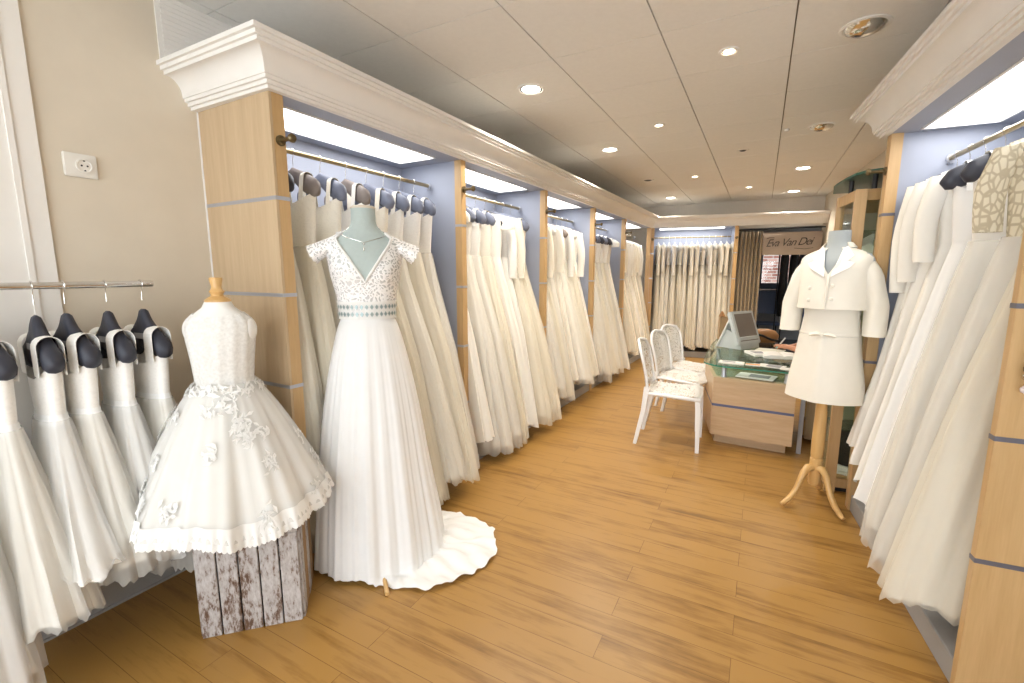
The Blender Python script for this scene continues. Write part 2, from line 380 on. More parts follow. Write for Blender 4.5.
names = ['first and nearest wardrobe bay on the left, behind the mannequin in the bridal gown', 'second wardrobe bay from the front on the left, full of cap sleeved gowns',
         'third wardrobe bay from the front on the left', 'fourth wardrobe bay from the front on the left', 'last wardrobe bay of the left row, next to the far corner']
for i in range(5):
    L = ys[i+1]-ys[i]
    bay(names[i], Matrix.Translation((XF+ROW*(ys[i]-1.32), ys[i], 0)) @ Matrix.Rotation(-math.atan(ROW), 4, 'Z'), L-.0, first=(i == 0))
# corner post of the row (belongs to the far unit)
fang = math.atan2(fd.y, fd.x)
Lf = (FB-FA).length
# far unit: its front faces the camera; local y axis runs along fd, local +x = toward camera
Mf = Matrix.Translation((FA.x, FA.y, 0)) @ Matrix.Rotation(fang - R(90), 4, 'Z')
ft = bay('wide wardrobe bay across the end of the shop left of the curtain', Mf, Lf, D=.55)
bm = B(); box(bm, -.055, 0, Lf, Lf+.055, 0, 2.2, bev=.0015); po = part('post', bm, WOODE, ft)
for z in STR[:4]:
    bm = B(); box(bm, -.056, .0015, Lf-.0015, Lf+.0565, z-.008, z+.008); part('metal_strip', bm, STEEL, po)
pg = part('peg', peg_bm(), BRONZE, ft, 40); pg.location = (0, Lf+.028, 2.01)
bm = B(); box(bm, -.55, -.055, Lf+.012, Lf+.04, 0, 2.2); part('side_panel', bm, BLUEG, ft)
bm = B(); box(bm, .001, .05, -.07, -.002, 0, 2.2); part('corner_post', bm, WOODE, ft)
# right unit
p0 = rf(0, 0)
Mr = Matrix.Translation((p0.x, p0.y, 0)) @ Matrix.Rotation(PI+RANG, 4, 'Z')
rt_ = bay('wardrobe bay on the right full of satin coats and long gowns', Mr, 1.39, lightmargin=.06, strip=DSTRIP)
bm = B(); box(bm, -.55, .0, -.012, .0, 0, 2.2); part('end_panel', bm, WOOD, rt_)
bm = B(); box(bm, -.17, 0, 1.39, 1.42, 0, 2.2, bev=.0015); po = part('post', bm, WOODE, rt_)
for z in STR[:4]:
    bm = B(); box(bm, -.171, .0015, 1.3885, 1.4215, z-.008, z+.008); part('metal_strip', bm, DSTRIP, po)
bm = B(); box(bm, -.55, -.17, 1.39, 1.415, 0, 2.2); part('side_panel', bm, TRIMW, rt_)
bm = B(); box(bm, -.55, 0, 1.42, 2.35, 2.2, 2.235); part('soffit', bm, BLUEG, rt_)
for k, (z, m) in enumerate([(1.205, PINKB), (1.165, BLACK), (1.14, SILVER), (1.10, PINKB)]):
    q = rf(1.435, .055, z)
    bm = B()
    for j in range(12):
        a = 2*PI*j/12; bmesh.ops.create_uvsphere(bm, u_segments=8, v_segments=6, radius=.007, matrix=Matrix.Translation((.02*math.cos(a), .006*math.sin(a*2), .012*math.sin(a))))
    o = part('beaded_bracelet', bm, m, None, 60); o.location = (q.x, q.y-.01, q.z)
    tag(o, ['pale pink beaded bracelet, topmost on the right wood post', 'black beaded bracelet on the right wood post', 'silver beaded bracelet under the black one on the right wood post', 'pale pink beaded bracelet, lowest on the right wood post'][k], 'bracelet', 'bracelets on the right post')

# ------------------------------------------------------------------ hangers and gowns
def hanger(label, M, mat=NAVY, kid=False, group=None, w=.20):
    t = thing('padded_hanger' , label, 'hanger', group=group); t.matrix_world = M
    r = .0165; zt = -.105 if not kid else -.10
    pts = [(0, .0, r)]
    pts = [(r*math.cos(a), 0, r*math.sin(a)) for a in [R(d) for d in range(170, -61, -23)]] + [(.002, 0, -.035), (0, 0, zt+.005+.03)]
    bm = B(); tube(bm, pts, .0018, 6); part('hook', bm, CHROME, t, 60)
    bm = B(); rings = []; hw = w
    N = 19
    for i in range(N):
        x = -hw + 2*hw*i/(N-1); u = abs(x)/hw
        if kid:
            top = zt if u < .13 else zt - .012 - .115*((u-.13)/.87)**.75
            bot = zt-.15-(.02 if u < .35 else 0) - .03*(u**2) + (.06*u if u < .35 else .0)
            if u > .4: bot = zt-.185-.012*u
            th = .017 + .016*u
        else:
            top = zt+.032-.05*u**.8 - .035*u**2; bot = top-.068-.034*math.sin(u*PI*.9); th = .013+.017*u
        e = math.sqrt(max(.02, 1-max(0, (u-.82)/.18)**2)); c = (top+bot)/2; h = (top-bot)/2*e
        rings.append([Vector((x, th*e*math.cos(2*PI*k/12), c + h*math.copysign(abs(math.sin(2*PI*k/12))**.7, math.sin(2*PI*k/12)))) for k in range(12)])
    loft(bm, rings); part('padded_body', bm, mat, t, 70)
    if kid:
        bm = B()
        box(bm, -.035, .035, -.0262, -.0245, zt-.118, zt-.096)
        part('woven_label', bm, plain('label_grey', (.35, .35, .37), .7), t)
    return t

def gown(label, M, prof, mat, tulle=None, bod=None, style='strap', seed=0, nf=16, famp=.012, group=None, hem=.02, sleeve=.5, n=80, cat='gown', nm='wedding_gown', zsh=-.100, hw=.17, kid=False, sash=False, leaf=False):
    """prof: list (z, centre x, half width a, half thickness b); waist is prof[2]"""
    rr = random.Random(seed); t = thing(nm, label, cat, group=group); t.matrix_world = M
    ph = [rr.uniform(0, 6.28) for _ in range(8)]; n1 = nf+rr.randint(-2, 3); n2 = int(nf*1.9)+rr.randint(-3, 3)
    zw = prof[2][0]; zb = prof[-1][0]
    def ring(z, off=0, N=n, scale=1.0, sp=.85):
        cx, a, b = interp(prof, -z) if False else interp([(-p[0], p[1], p[2], p[3]) for p in prof], -z)
        f = max(0, (zw-z)/(zw-zb)); am = famp*(.10+1.25*f**1.2)*(1 if z < zw else .15)
        out = []
        for k in range(N):
            th = 2*PI*k/N; c, s = math.cos(th), math.sin(th)
            x = a*math.copysign(abs(c)**sp, c); y = b*math.copysign(abs(s)**sp, s)
            w_ = am*(math.sin(n1*th+ph[0]+1.2*f)+.5*math.sin(n2*th+ph[1]-f)+.6*math.sin(5*th+ph[2]))
            nx, ny = c, s*max(.6, a/b*.25); l = math.hypot(nx, ny)
            zz = z
            if f > .98: zz += hem*(math.sin(3*th+ph[3])*.5+.35*math.sin(7*th+ph[4])+.2*math.sin(n1*th+ph[0])) - hem*.9*max(0, -math.cos(th))
            out.append(Vector((cx+(x+nx/l*(w_+off))*scale, (y+ny/l*(w_+off))*scale, zz)))
        return out
    # skirt
    rows = 16; zs = [lerp(zw, zb, (i/rows)**1.0) for i in range(rows+1)]
    bm = B(); loft(bm, [ring(z) for z in zs], False, False); part('skirt', bm, mat, t, 80)
    if tulle:
        bm = B(); dz = rr.choice([rr.uniform(-.12, -.04), rr.uniform(-.03, .03)])
        rg = []
        for i, z in enumerate(zs):
            r_ = ring(z, .012+.012*(i/rows))
            if i == rows: r_ = [p+Vector((0, 0, dz+rr.uniform(-.012, .012))) for p in r_]
            rg.append(r_)
        loft(bm, rg, False, False); part('tulle_overskirt', bm, tulle, t, 80)
    # bodice
    bmat = bod or mat; zt = prof[0][0]
    if style == 'strap':
        bm = B(); rows2 = 6; base = [lerp(zw, prof[0][0], i/rows2) for i in range(rows2+1)]
        rg = [ring(z, .002) for z in base]
        top = rg[-1]; 
        for k, p in enumerate(top):
            th = 2*PI*k/n; p.z += -.035*abs(math.sin(th))**2 + .012*abs(math.cos(th))
        loft(bm, rg, False, False); part('bodice', bm, bmat, t, 80)
        for s in (-1, 1):
            bm = B(); xs = s*hw*.62; zsb = zsh - (.03 if not kid else -.012); yo = .022 if not kid else .034
            y1 = prof[0][3]; w = .016 if not kid else .027
            zc, yo, hz = (-.137, .027, .026) if not kid else (-.206, .034, .037)
            P = [(xs*.95, -y1*.95, prof[0][0]-.02)] + [(xs, -yo*math.cos(PI*q/10), zc+hz*math.sin(PI*q/10)) for q in range(11)] + [(xs*.95, y1*.95, prof[0][0]-.02)]
            bw = []
            for q, (x, y, z) in enumerate(P):
                an = PI*max(0, min(10, q-1))/10; oy, oz = -math.cos(an)*.002, math.sin(an)*.002
                bw.append([Vector((x-w, y, z)), Vector((x+w, y, z)), Vector((x+w, y+oy, z+oz)), Vector((x-w, y+oy, z+oz))])
            loft(bm, bw, True, True)
            part('strap', bm, bmat, t)
    else:
        bm = B()
        zs0 = zsh-.0
        T = [(-zs0+.0, 0, .065, .022), (-zs0+.02, 0, hw*.80, .036), (-zs0+.05, 0, hw*1.06, .045), (-zs0+.11, 0, hw*1.02, max(.05, prof[0][3])), (-prof[0][0], prof[0][1], prof[0][2], prof[0][3]), (-prof[1][0], prof[1][1], prof[1][2], prof[1][3]), (-zw, prof[2][1], prof[2][2], prof[2][3])]
        rg = []
        for i in range(12):
            d = lerp(-zs0, -zw, i/11); cx, a, b = interp(T, d)
            rg.append([Vector((cx+a*math.copysign(abs(math.cos(2*PI*k/n))**.85, math.cos(2*PI*k/n)), b*math.copysign(abs(math.sin(2*PI*k/n))**.85, math.sin(2*PI*k/n))*(1+.05*math.sin(9*2*PI*k/n+ph[5])), -d+(.0 if i else -.02*abs(math.sin(2*PI*k/n))))) for k in range(n)])
        loft(bm, rg, False, False); part('bodice', bm, LEAF if leaf else bmat, t, 80)
        for s in (-1, 1):
            bm = B(); L = sleeve; pts = []; m_ = 8
            for i in range(m_+1):
                u = i/m_; x = s*(hw*.88 + (.05 if L < .25 else .03)*min(1, u*2.2) + .01*math.sin(u*3)); z = zs0-.05-L*u
                pts.append((x, -.004*math.sin(u*4+ph[6]), z, lerp(.052, .045 if L > .25 else .06, u)))
            rg = [[Vector((x+r*math.cos(2*PI*k/14)*.95, y+r*.62*math.sin(2*PI*k/14), z+(.035*max(0, -s*math.cos(2*PI*k/14)) if i == 0 else 0))) for k in range(14)] for i, (x, y, z, r) in enumerate(pts)]
            loft(bm, rg, True, False); part('sleeve', bm, LEAF if leaf else bmat, t, 80)
    if sash:
        bm = B(); loft(bm, [ring(zw+.02, .004), ring(zw-.02, .006)], False, False); part('waistband', bm, IV[2], t, 80)
    return t

def put(x, y, z, rz): return Matrix.Translation((x, y, z)) @ Matrix.Rotation(rz, 4, 'Z')
def std_prof(a_h=.36, b_h=.085, ox=.12, zh=-1.85, bust=.16, bt=.04):
    return [(-.225, 0, bust, bt), (-.34, 0, bust*.92, bt*.95), (-.47, 0, bust*.85, bt*.85), (-.66, .01, bust*1.05, bt+(b_h-bt)*.25), (-1.1, ox*.35, lerp(bust, a_h, .55), lerp(bt, b_h, .6)), (zh, ox, a_h, b_h)]

def fill(bayname, pts, aisle, kinds, hmat, group, seed0, aw=(.30, .38), b_h=.08, zh=(-1.9, -1.8), ox=.13, n=72):
    tot = len(pts)
    for i, (x, y) in enumerate(pts):
        rr = random.Random(seed0+i*7); rz = aisle+R(rr.uniform(-7, 7))
        pos = ordin(i, tot)
        k = kinds[i % len(kinds)]; hm = hmat[i % len(hmat)]
        M = put(x, y, ZR, rz)
        hcol = HC[hm.name]
        hanger(f'{hcol} padded hanger, {pos} in the {bayname}', M, hm, group='hangers in the '+bayname)
        matk, tu, bo, style, sl = k
        near = 1 if (seed0 == 100 and i < 3) else 0
        p = std_prof(rr.uniform(*aw)-.09*near, b_h*rr.uniform(.92, 1.08), ox-.10*near+rr.uniform(-.03, .03), rr.uniform(*zh), rr.uniform(.145, .17))
        desc = {'strap': 'strappy', 'sleeve': 'long sleeved' if sl > .3 else 'cap sleeved'}[style]
        col = {0: 'ivory', 1: 'cream', 2: 'white', 3: 'champagne', 4: 'pale ivory'}[matk]
        kind = 'tulle' if tu is not None else 'satin'
        gown(f'{col} {desc} {kind} gown, {pos} in the {bayname}', M, p, IV[matk], TUL[tu] if tu is not None else None, bo, style, seed0+i, rr.choice([11, 13, 16, 20]), rr.uniform(.010, .016), group='gowns in the '+bayname, sleeve=sl, n=n)
HC = {NAVY.name: 'charcoal', SLATE.name: 'slate blue', TAUPE.name: 'taupe', CLEARW.name: 'white'}
def ordin(i, n):
    if i == 0: return 'nearest'
    if i == n-1: return 'farthest'
    return ['second', 'third', 'fourth', 'fifth', 'sixth', 'seventh', 'eighth', 'ninth', 'tenth', 'eleventh', 'twelfth', 'thirteenth'][i-1]+' from the front'
XR = XF-.27; RX = lambda y: XR+ROW*(y-1.32)
K1 = [(1, 1, LACEC, 'strap', 0), (3, 1, LACEC, 'strap', 0), (1, 0, LACEC, 'strap', 0), (4, 0, LACEW, 'strap', 0), (1, 1, LACEC, 'strap', 0), (0, 0, LACEW, 'strap', 0), (1, 1, LACEW, 'strap', 0), (4, 0, LACEW, 'strap', 0)]
fill('first left bay', [(RX(y), y) for y in (1.46, 1.60, 1.76, 1.93, 2.08, 2.22, 2.36, 2.50)], 0, K1, [NAVY, TAUPE, SLATE, TAUPE, SLATE, SLATE, SLATE, SLATE], '', 100, ox=.16, aw=(.33, .40), zh=(-1.98, -1.84), n=96)
K2 = [(0, None, None, 'sleeve', .10), (0, 0, None, 'strap', 0), (4, 0, LACEW, 'strap', 0), (1, 1, None, 'strap', 0), (0, None, None, 'sleeve', .10), (4, None, LACEW, 'sleeve', .5), (1, 1, LACEC, 'sleeve', .5), (1, 1, LACEC, 'strap', 0)]
fill('second left bay', [(RX(2.80+.145*i), 2.80+.145*i) for i in range(8)], 0, K2, [NAVY, SLATE, SLATE, SLATE], '', 200, aw=(.32, .38), zh=(-1.95, -1.8))
K3 = [(4, 0, LACEC, 'strap', 0), (1, 1, LACEC, 'sleeve', .5), (4, 0, None, 'strap', 0), (1, None, None, 'sleeve', .45), (0, 0, LACEW, 'strap', 0), (4, 1, None, 'sleeve', .5), (1, 1, None, 'strap', 0), (0, None, None, 'sleeve', .5)]
fill('third left bay', [(RX(4.12+.145*i), 4.12+.145*i) for i in range(8)], 0, K3, [CLEARW, TAUPE, CLEARW], '', 300, zh=(-1.9, -1.72), aw=(.27, .34), n=64)
fill('fourth left bay', [(RX(5.47+.155*i), 5.47+.155*i) for i in range(7)], 0, K1[2:]+K2[:1], [SLATE, NAVY], '', 400, zh=(-1.93, -1.78), aw=(.28, .34), n=64)
fill('fifth left bay', [(RX(6.77+.18*i), 6.77+.18*i) for i in range(7)], 0, [K3[1], K3[3], K3[5], K3[7]], [CLEARW, TAUPE], '', 500, zh=(-1.88, -1.7), aw=(.26, .32), n=56)
fp = [Mf @ Vector((-.27, .12+.092*i, 0)) for i in range(14)]
fill('far end bay', [(p.x, p.y) for p in fp], fang-R(90), [K3[1], K3[3], K3[4], K3[5], K3[6], K3[3]], [CLEARW], '', 600, zh=(-1.92, -1.8), aw=(.26, .30), b_h=.055, ox=.04, n=48)

# right unit: labelled one by one
def rp(s): q = rf(s, .27); return q.x, q.y
RG = [(.13, 0, None, None, 'sleeve', .56, 'ivory satin coat dress with long sleeves, farthest on the right rail', -1.60, .24),
      (.26, 4, None, None, 'sleeve', .50, 'ivory long sleeved jacket gown, second from the far end of the right rail', -1.66, .25),
      (.40, 0, None, None, 'sleeve', .40, 'ivory satin gown under a jacket with elbow sleeves, third on the right rail', -1.70, .27),
      (.56, 2, None, None, 'strap', 0, 'white satin gown with slim straps, fourth from the far end of the right rail', -1.78, .27),
      (.72, 4, 0, None, 'strap', 0, 'sheer ivory organza gown beside the leaf lace one on the right rail', -1.80, .27),
      (.98, 4, 0, None, 'sleeve', .30, 'ivory gown with a leaf patterned lace top on the right rail', -1.82, .28),
      (1.16, 1, 1, None, 'strap', 0, 'cream chiffon gown nearest to the right wood post', -1.86, .30)]
for i, (s, mk, tu, bo, st, sl, lab, zh, a) in enumerate(RG):
    x, y = rp(s); M = put(x, y, ZR, PI+RANG+R([3, -4, 6, -5, 4, -3, 2][i]))
    hanger('charcoal padded hanger ' + ['at the far end of', 'second from the far end of', 'third from the far end of', 'fourth from the far end of', 'fifth from the far end of', 'next to the leaf lace gown on', 'nearest to the right wood post on'][i] + ' the right rail', M, NAVY, group='hangers on the right rail')
    gown(lab, M, std_prof(a, .085, .08 if i < 3 else .09, zh, .15), IV[mk], TUL[tu] if tu is not None else None, bo, st, 700+i, [7, 8, 7, 6, 9, 10, 12][i], .012, group='gowns on the right rail', sleeve=sl, n=96, leaf=(i == 5))

# ------------------------------------------------------------------ children's rail on the left wall
kr = thing('wall_rail', 'chrome clothes rail on the cream left wall holding small dresses', 'rail', (-2.19, .2, 1.405))
bm = B(); tube(bm, [(0, -.3, 0), (0, .755, 0)], .0125, 14); part('bar', bm, CHROME, kr, 40)
for y in (-.2, .25):
    bm = B(); tube(bm, [(-.208, y, 0), (0, y, 0)], .009, 10); part('wall_bracket', bm, CHROME, kr, 40)
KD = [(.34, -1.22, .20, 'white child dress with a deep lace hem, nearest the camera on the wall rail'), (.47, -1.09, .19, 'long ivory child dress, second on the wall rail'),
      (.60, -.98, .20, 'ivory satin child dress with a wide flared skirt, third on the wall rail'), (.68, -1.0, .18, 'sleeveless ivory child dress, fourth on the wall rail'),
      (.80, -1.03, .19, 'sleeveless tulle child dress, fifth on the wall rail'), (.915, -1.06, .16, 'last child dress at the end of the wall rail')]
for i, (y, zh, a, lab) in enumerate(KD):
    M = put(-2.19, y, 1.405, R([-6, 5, -3, 8, 0, 4][i]))
    hanger('black padded child hanger, %s on the wall rail' % ['nearest the camera', 'second', 'third', 'fourth', 'fifth', 'last'][i], M, NAVY, True, 'hangers on the wall rail', .135)
    p = [(-.285, .0, .105, .035), (-.37, .0, .10, .033), (-.46, .0, .09, .03), (-.58, .01, .115, .045), (-.8, .03, .16, .075), (zh, .055, a+.03, .105)]
    gown(lab, M, p, IV[[2, 4, 4, 4, 4, 0][i]], TUL[[2, 0, 2, 0, 2, 0][i]], LACEW, 'strap', 900+i, 12, .010, group='child dresses on the wall rail', nm='child_dress', cat='dress', zsh=-.19, hw=.12, kid=True, sash=True, n=84)
bmx = None

# ------------------------------------------------------------------ lofted torsos
def ell(cx, cy, a, b, z, N=48, p=1.0, f=None):
    out = []
    for k in range(N):
        th = 2*PI*k/N; c, s = math.cos(th), math.sin(th); g = f(th, z) if f else 0
        out.append(Vector((cx+(a+g)*math.copysign(abs(c)**p, c), cy+(b+g)*math.copysign(abs(s)**p, s), z)))
    return out
def bust(th, z, z0, amp, sg=.05):    # two gentle bumps at the front (-y)
    d = 0
    for c in (-PI/2-.55, -PI/2+.55):
        a = (th-c+PI) % (2*PI)-PI; d += math.exp(-(a/.38)**2)
    return amp*d*math.exp(-((z-z0)/sg)**2)

# ---- bride mannequin
bx, by = -1.675, 1.62
TB = [(1.20, .118, .095), (1.26, .122, .098), (1.34, .135, .108), (1.44, .158, .120), (1.52, .168, .115), (1.57, .178, .098), (1.605, .165, .080), (1.628, .120, .066), (1.645, .075, .058), (1.68, .056, .052), (1.745, .055, .052)]
mq = thing('dress_form', 'pale blue-green dress form wearing the long white bridal gown', 'mannequin', (bx, by, 0), R(44))
bm = B(); loft(bm, [ell(0, 0, *interp(TB, z), z, f=lambda th, z: bust(th, z, 1.45, .022)) for z in [1.2+.0182*i for i in range(31)]]); part('torso', bm, DUCK, mq, 60)
bm = B(); lathe(bm, [(.056, 1.745), (.057, 1.752), (.05, 1.758), (.0, 1.76)], 28, cap=False); part('neck_cap', bm, CAPM, mq, 60)
bm = B(); lathe(bm, [(.02, .10), (.022, .5), (.018, 1.2)], 14); part('pole', bm, TURN, mq, 60)
for a in (-90, 30, 150):
    bm = B(); ca, sa = math.cos(R(a)), math.sin(R(a))
    L_ = .375 if a == -90 else .27
    if a == -90: ca, sa = math.cos(R(-84)), math.sin(R(-84))
    tube(bm, [(ca*.01, sa*.01, .14), (ca*.10, sa*.10, .08), (ca*.20, sa*.20, .024), (ca*L_, sa*L_, .011)], [.016, .015, .012, .010], 8); part('leg', bm, TURN, mq, 60)
g = thing('bridal_gown', 'long white chiffon bridal gown with beaded lace top and a train, on the pale form', 'gown', (bx, by, 0), R(44))
def Rb(th, z, off):
    a, b = interp(TB, z); q = bust(th, z, 1.45, .022)+off
    return Vector(((a+q)*math.cos(th), (b+q)*math.sin(th), z))
def topz(th):
    front = math.sin(th) < 0; z = 1.39
    c = abs(math.cos(th))
    z = 1.385 if front else 1.56
    while z < 1.634:
        a, b = interp(TB, z)
        lim = .098*(z-1.385)/.25 if front else .11*(z-1.56)/.07
        if a*c < lim: break
        z += .002
    if not front: return max(1.56, min(z, 1.634))
    # follow V: find the height where the body surface crosses the V line
    zz = 1.385
    while zz < 1.634 and .098*(zz-1.385)/.25 < interp(TB, zz)[0]*c: zz += .002
    return min(zz, 1.634)
def topz(th):
    c = abs(math.cos(th))
    if math.sin(th) < 0:
        zz = 1.405
        while zz < 1.632 and .135*(zz-1.405)/.22 < interp(TB, zz)[0]*c: zz += .002
        # below the V line the point is inside the opening only when |x| < V(x)
        return min(1.632, 1.405+.23*min(1, interp(TB, 1.5)[0]*c/.135))
    return min(1.632, 1.57+.06*min(1, c*1.6))
N = 96; bm = B(); rows = 16; rg = []
for i in range(rows+1):
    rg.append([Rb(2*PI*k/N, lerp(1.275, topz(2*PI*k/N), i/rows), .0035) for k in range(N)])
loft(bm, rg, False, False); part('lace_bodice', bm, BRIDAL, g, 60)
# bust cups lining under lace
bm = B()
rg = [[Rb(2*PI*k/N, lerp(1.28, min(1.46, topz(2*PI*k/N)-.015), i/8), .0015) for k in range(N)] for i in range(9)]
loft(bm, rg, False, False); part('lining', bm, fabric('blush_lining', (.82, .75, .71), .05), g, 60)
bm = B(); tube(bm, [Rb(2*PI*k/N, topz(2*PI*k/N), .007) for k in list(range(N))+[0]], .0065, 6, False); part('neckline_piping', bm, APPL, g, 60)
for s in (-1, 1):
    bm = B(); rg = []
    for i in range(6):
        u = i/5; r_ = lerp(.060, .074, u)
        cx = s*(.150+.095*u); cz = 1.575-.055*u
        rg.append([Vector((cx + s*.02*math.cos(2*PI*k/28)*u - s*.01, r_*.95*math.sin(2*PI*k/28), cz + r_*.70*math.cos(2*PI*k/28)*(1 if math.cos(2*PI*k/28) > 0 else .55)+.004*math.sin(9*2*PI*k/28)*u)) for k in range(28)])
    loft(bm, rg, False, False); part('cap_sleeve', bm, BRIDAL, g, 60)
bm = B(); loft(bm, [ell(0, 0, .133, .108, 1.232), ell(0, 0, .131, .106, 1.24), ell(0, 0, .1365, .110, 1.308), ell(0, 0, .139, .113, 1.316)], False, False); wb = part('waistband', bm, APPL, g, 60)
bm = B()
for row, zc in enumerate((1.257, 1.291)):
    for k in range(38):
        th = 2*PI*(k+.5)/38; c = Vector(((.1325+.0024*row+.002)*math.cos(th), (.1075+.0024*row+.002)*math.sin(th), zc)); tn = Vector((-math.sin(th), math.cos(th)*.82, 0)).normalized(); nn = Vector((math.cos(th), math.sin(th), 0))
        vs = [bm.verts.new(c+nn*.002+tn*dx+Vector((0, 0, dz))) for dx, dz in ((-.0085, 0), (0, -.012), (.0085, 0), (0, .012))]; bm.faces.new(vs)
part('diamond_beading', bm, plain('teal_grey_beads', (.32, .40, .40), .3, .3), wb)
# skirt with train
N = 288; TD = R(-12)      # local direction of the train
rnd2 = random.Random(4); ph = [rnd2.uniform(0, 6.28) for _ in range(9)]
bm = B(); rg = []; rows = 44
for i in range(rows+1):
    u = i/rows; ring = []
    for k in range(N):
        th = 2*PI*k/N
        tr = max(0, math.cos(th-TD))**1.6*1.0
        # travelled length: straight fall then lying on the floor
        fall = min(1, u/.80); lay = max(0, (u-.80)/.20)
        z = lerp(1.235, .032, fall**1.0); f = fall
        a = lerp(.122, .310, f**.72) + .015*math.sin(PI*f); b = lerp(.098, .275, f**.78)
        amp = .016*f**1.1
        mo_ = .55+.45*math.sin(3*th+ph[6]); w = amp*(mo_*math.sin(19*th+ph[0]+.7*f+.8*math.sin(4*th))*.6+.55*math.sin(11*th+ph[1]+.6*math.sin(3*th))+.35*(1-mo_)*math.sin(37*th+ph[2])+.12*math.sin(61*th+ph[7]))
        r_x, r_y = (a+w), (b+w)
        out = tr*.285*lay + tr*.03*sstep(.55, 1, fall)
        x = (r_x+out)*math.cos(th); y = (r_y+out)*math.sin(th)
        if lay > 0:
            wr = .012*math.sin(17*th+ph[3]+lay*2)+.010*math.sin(9*th+lay*7+ph[4])
            z = lerp(.032, .014, lay)+abs(wr)*tr*1.6 + (1-tr)*(-.012*lay) + .004*math.sin(47*th)*lay
            if tr < .05: z = .032 - .012*lay
            z = max(.006, z)
        z += (.012*math.sin(4*th+ph[5])+.006*math.sin(23*th+ph[0]))*f*(1-lay)
        ring.append(Vector((x, y, max(.005, z))))
    rg.append(ring)
loft(bm, rg, False, False); part('skirt', bm, CHIFF, g, 80)
bm = B()
loft(bm, [[Vector((p.x*.94, p.y*.94, p.z)) for p in rg[j]] for j in (2, 12, 24, 34)], False, False); part('underskirt', bm, CHIFF, g, 80)
# necklace
nk = thing('pendant_necklace', 'fine silver pendant necklace on the neck of the pale dress form', 'necklace', (bx, by, 0), R(44))
bm = B(); P = []
for k in range(41):
    u = -1+2*k/40; th = -PI/2+u*PI*.98; zc = 1.645+.055*(abs(u)**.8)*1.0-.035*(1-abs(u))**2+.0
    zc = lerp(1.585, 1.675, min(1, abs(u)*1.35)**.85); a, b = interp(TB, zc); P.append(((a+.004)*math.cos(th), (b+.004)*math.sin(th), zc))
tube(bm, P, .0016, 5, False); part('chain', bm, SILVER, nk, 60)
bm = B(); a, b = interp(TB, 1.57); bmesh.ops.create_uvsphere(bm, u_segments=10, v_segments=8, radius=.005, matrix=Matrix.Translation((0, -b-.010, 1.578)))
bmesh.ops.create_uvsphere(bm, u_segments=10, v_segments=8, radius=.004, matrix=Matrix.Translation((0, -b-.014, 1.556)) @ Matrix.Diagonal((.8, .6, 2.6, 1))); part('pendant', bm, SILVER, nk, 60)

# ---- girl form on the crate
gx_, gy_ = -1.905, 1.05
cr = thing('wooden_crate', 'upturned slatted crate with flaking white paint under the flower girl dress', 'crate', (-1.84, 1.083, 0), R(45))
HW, HD, HH = .187, .14, .40
for k in range(5):
    w = 2*HW/5; bm = B(); box(bm, -HW+k*w+.003, -HW+(k+1)*w-.003, -HD-.012, -HD, 0, HH, bev=.002); part('slat', bm, CRATE, cr)
    bm = B(); box(bm, -HW+k*w+.003, -HW+(k+1)*w-.003, HD, HD+.012, 0, HH, bev=.002); part('slat', bm, CRATE, cr)
for s in (-1, 1):
    for k in range(4):
        w = 2*HD/4; bm = B(); box(bm, s*HW-.006, s*HW+.006, -HD+k*w+.003, -HD+(k+1)*w-.003, 0.0, HH, bev=.002); part('slat', bm, plain('bare_slat', (.34, .2, .09), .8) if k % 2 else CRATE, cr)
for z in (.03, HH-.06):
    bm = B(); box(bm, -HW+.008, HW-.008, -HD+.001, HD-.001, z, z+.03); part('inner_frame', bm, BLACKF, cr)
bm = B(); box(bm, -HW, HW, -HD-.01, HD+.01, HH+.001, HH+.014); part('top_board', bm, CRATE, cr)
GB = [(.93, .098, .080), (1.01, .100, .082), (1.10, .108, .088), (1.20, .122, .088), (1.255, .122, .075), (1.285, .098, .060), (1.305, .062, .050), (1.335, .046, .044)]
gm = thing('child_dress_form', 'white child dress form with a turned wooden neck knob on the crate', 'mannequin', (gx_, gy_, 0), R(36))
bm = B(); loft(bm, [ell(0, 0, *interp(GB, z), z) for z in [.93+.0225*i for i in range(19)]]); part('torso', bm, WHITEM, gm, 60)
bm = B(); lathe(bm, [(.046, 1.335), (.047, 1.342), (.036, 1.350), (.022, 1.358), (.022, 1.366), (.028, 1.375), (.020, 1.385), (.018, 1.395), (.024, 1.425), (.022, 1.43), (0, 1.432)], 24, cap=False); part('neck_knob', bm, TURN, gm, 50)
bm = B(); lathe(bm, [(.12, .415), (.12, .43), (.03, .445), (.015, .47), (.015, .93)], 20); part('stand', bm, TURN, gm, 50)
gd = thing('flower_girl_dress', 'white flower girl dress with flared tulle skirt and lace appliques on the crate', 'dress', (gx_, gy_, 0), R(36))
bm = B(); rg = []; N = 64
for i in range(12):
    ring = []
    for k in range(N):
        th = 2*PI*k/N; zt_ = 1.292 - (.012*max(0, -math.sin(th))**2); 
        z = lerp(1.0, zt_, i/11); a, b = interp(GB, z); q = .006+.002*math.sin(40*z*6+th*13)
        ring.append(Vector(((a+q)*math.cos(th), (b+q)*math.sin(th), z)))
    rg.append(ring)
loft(bm, rg, False, False); part('lace_bodice', bm, fabric('dense_lace', (.92, .90, .86), .1, nscale=90, col2=(.80, .78, .74)), gd, 60)
for s in (-1, 1):
    bm = B(); bmesh.ops.create_uvsphere(bm, u_segments=20, v_segments=14, radius=1, matrix=Matrix.Translation((s*.112, 0, 1.222)) @ Matrix.Diagonal((.024, .036, .048, 1))); part('arm_cap', bm, WHITEM, gm, 60)
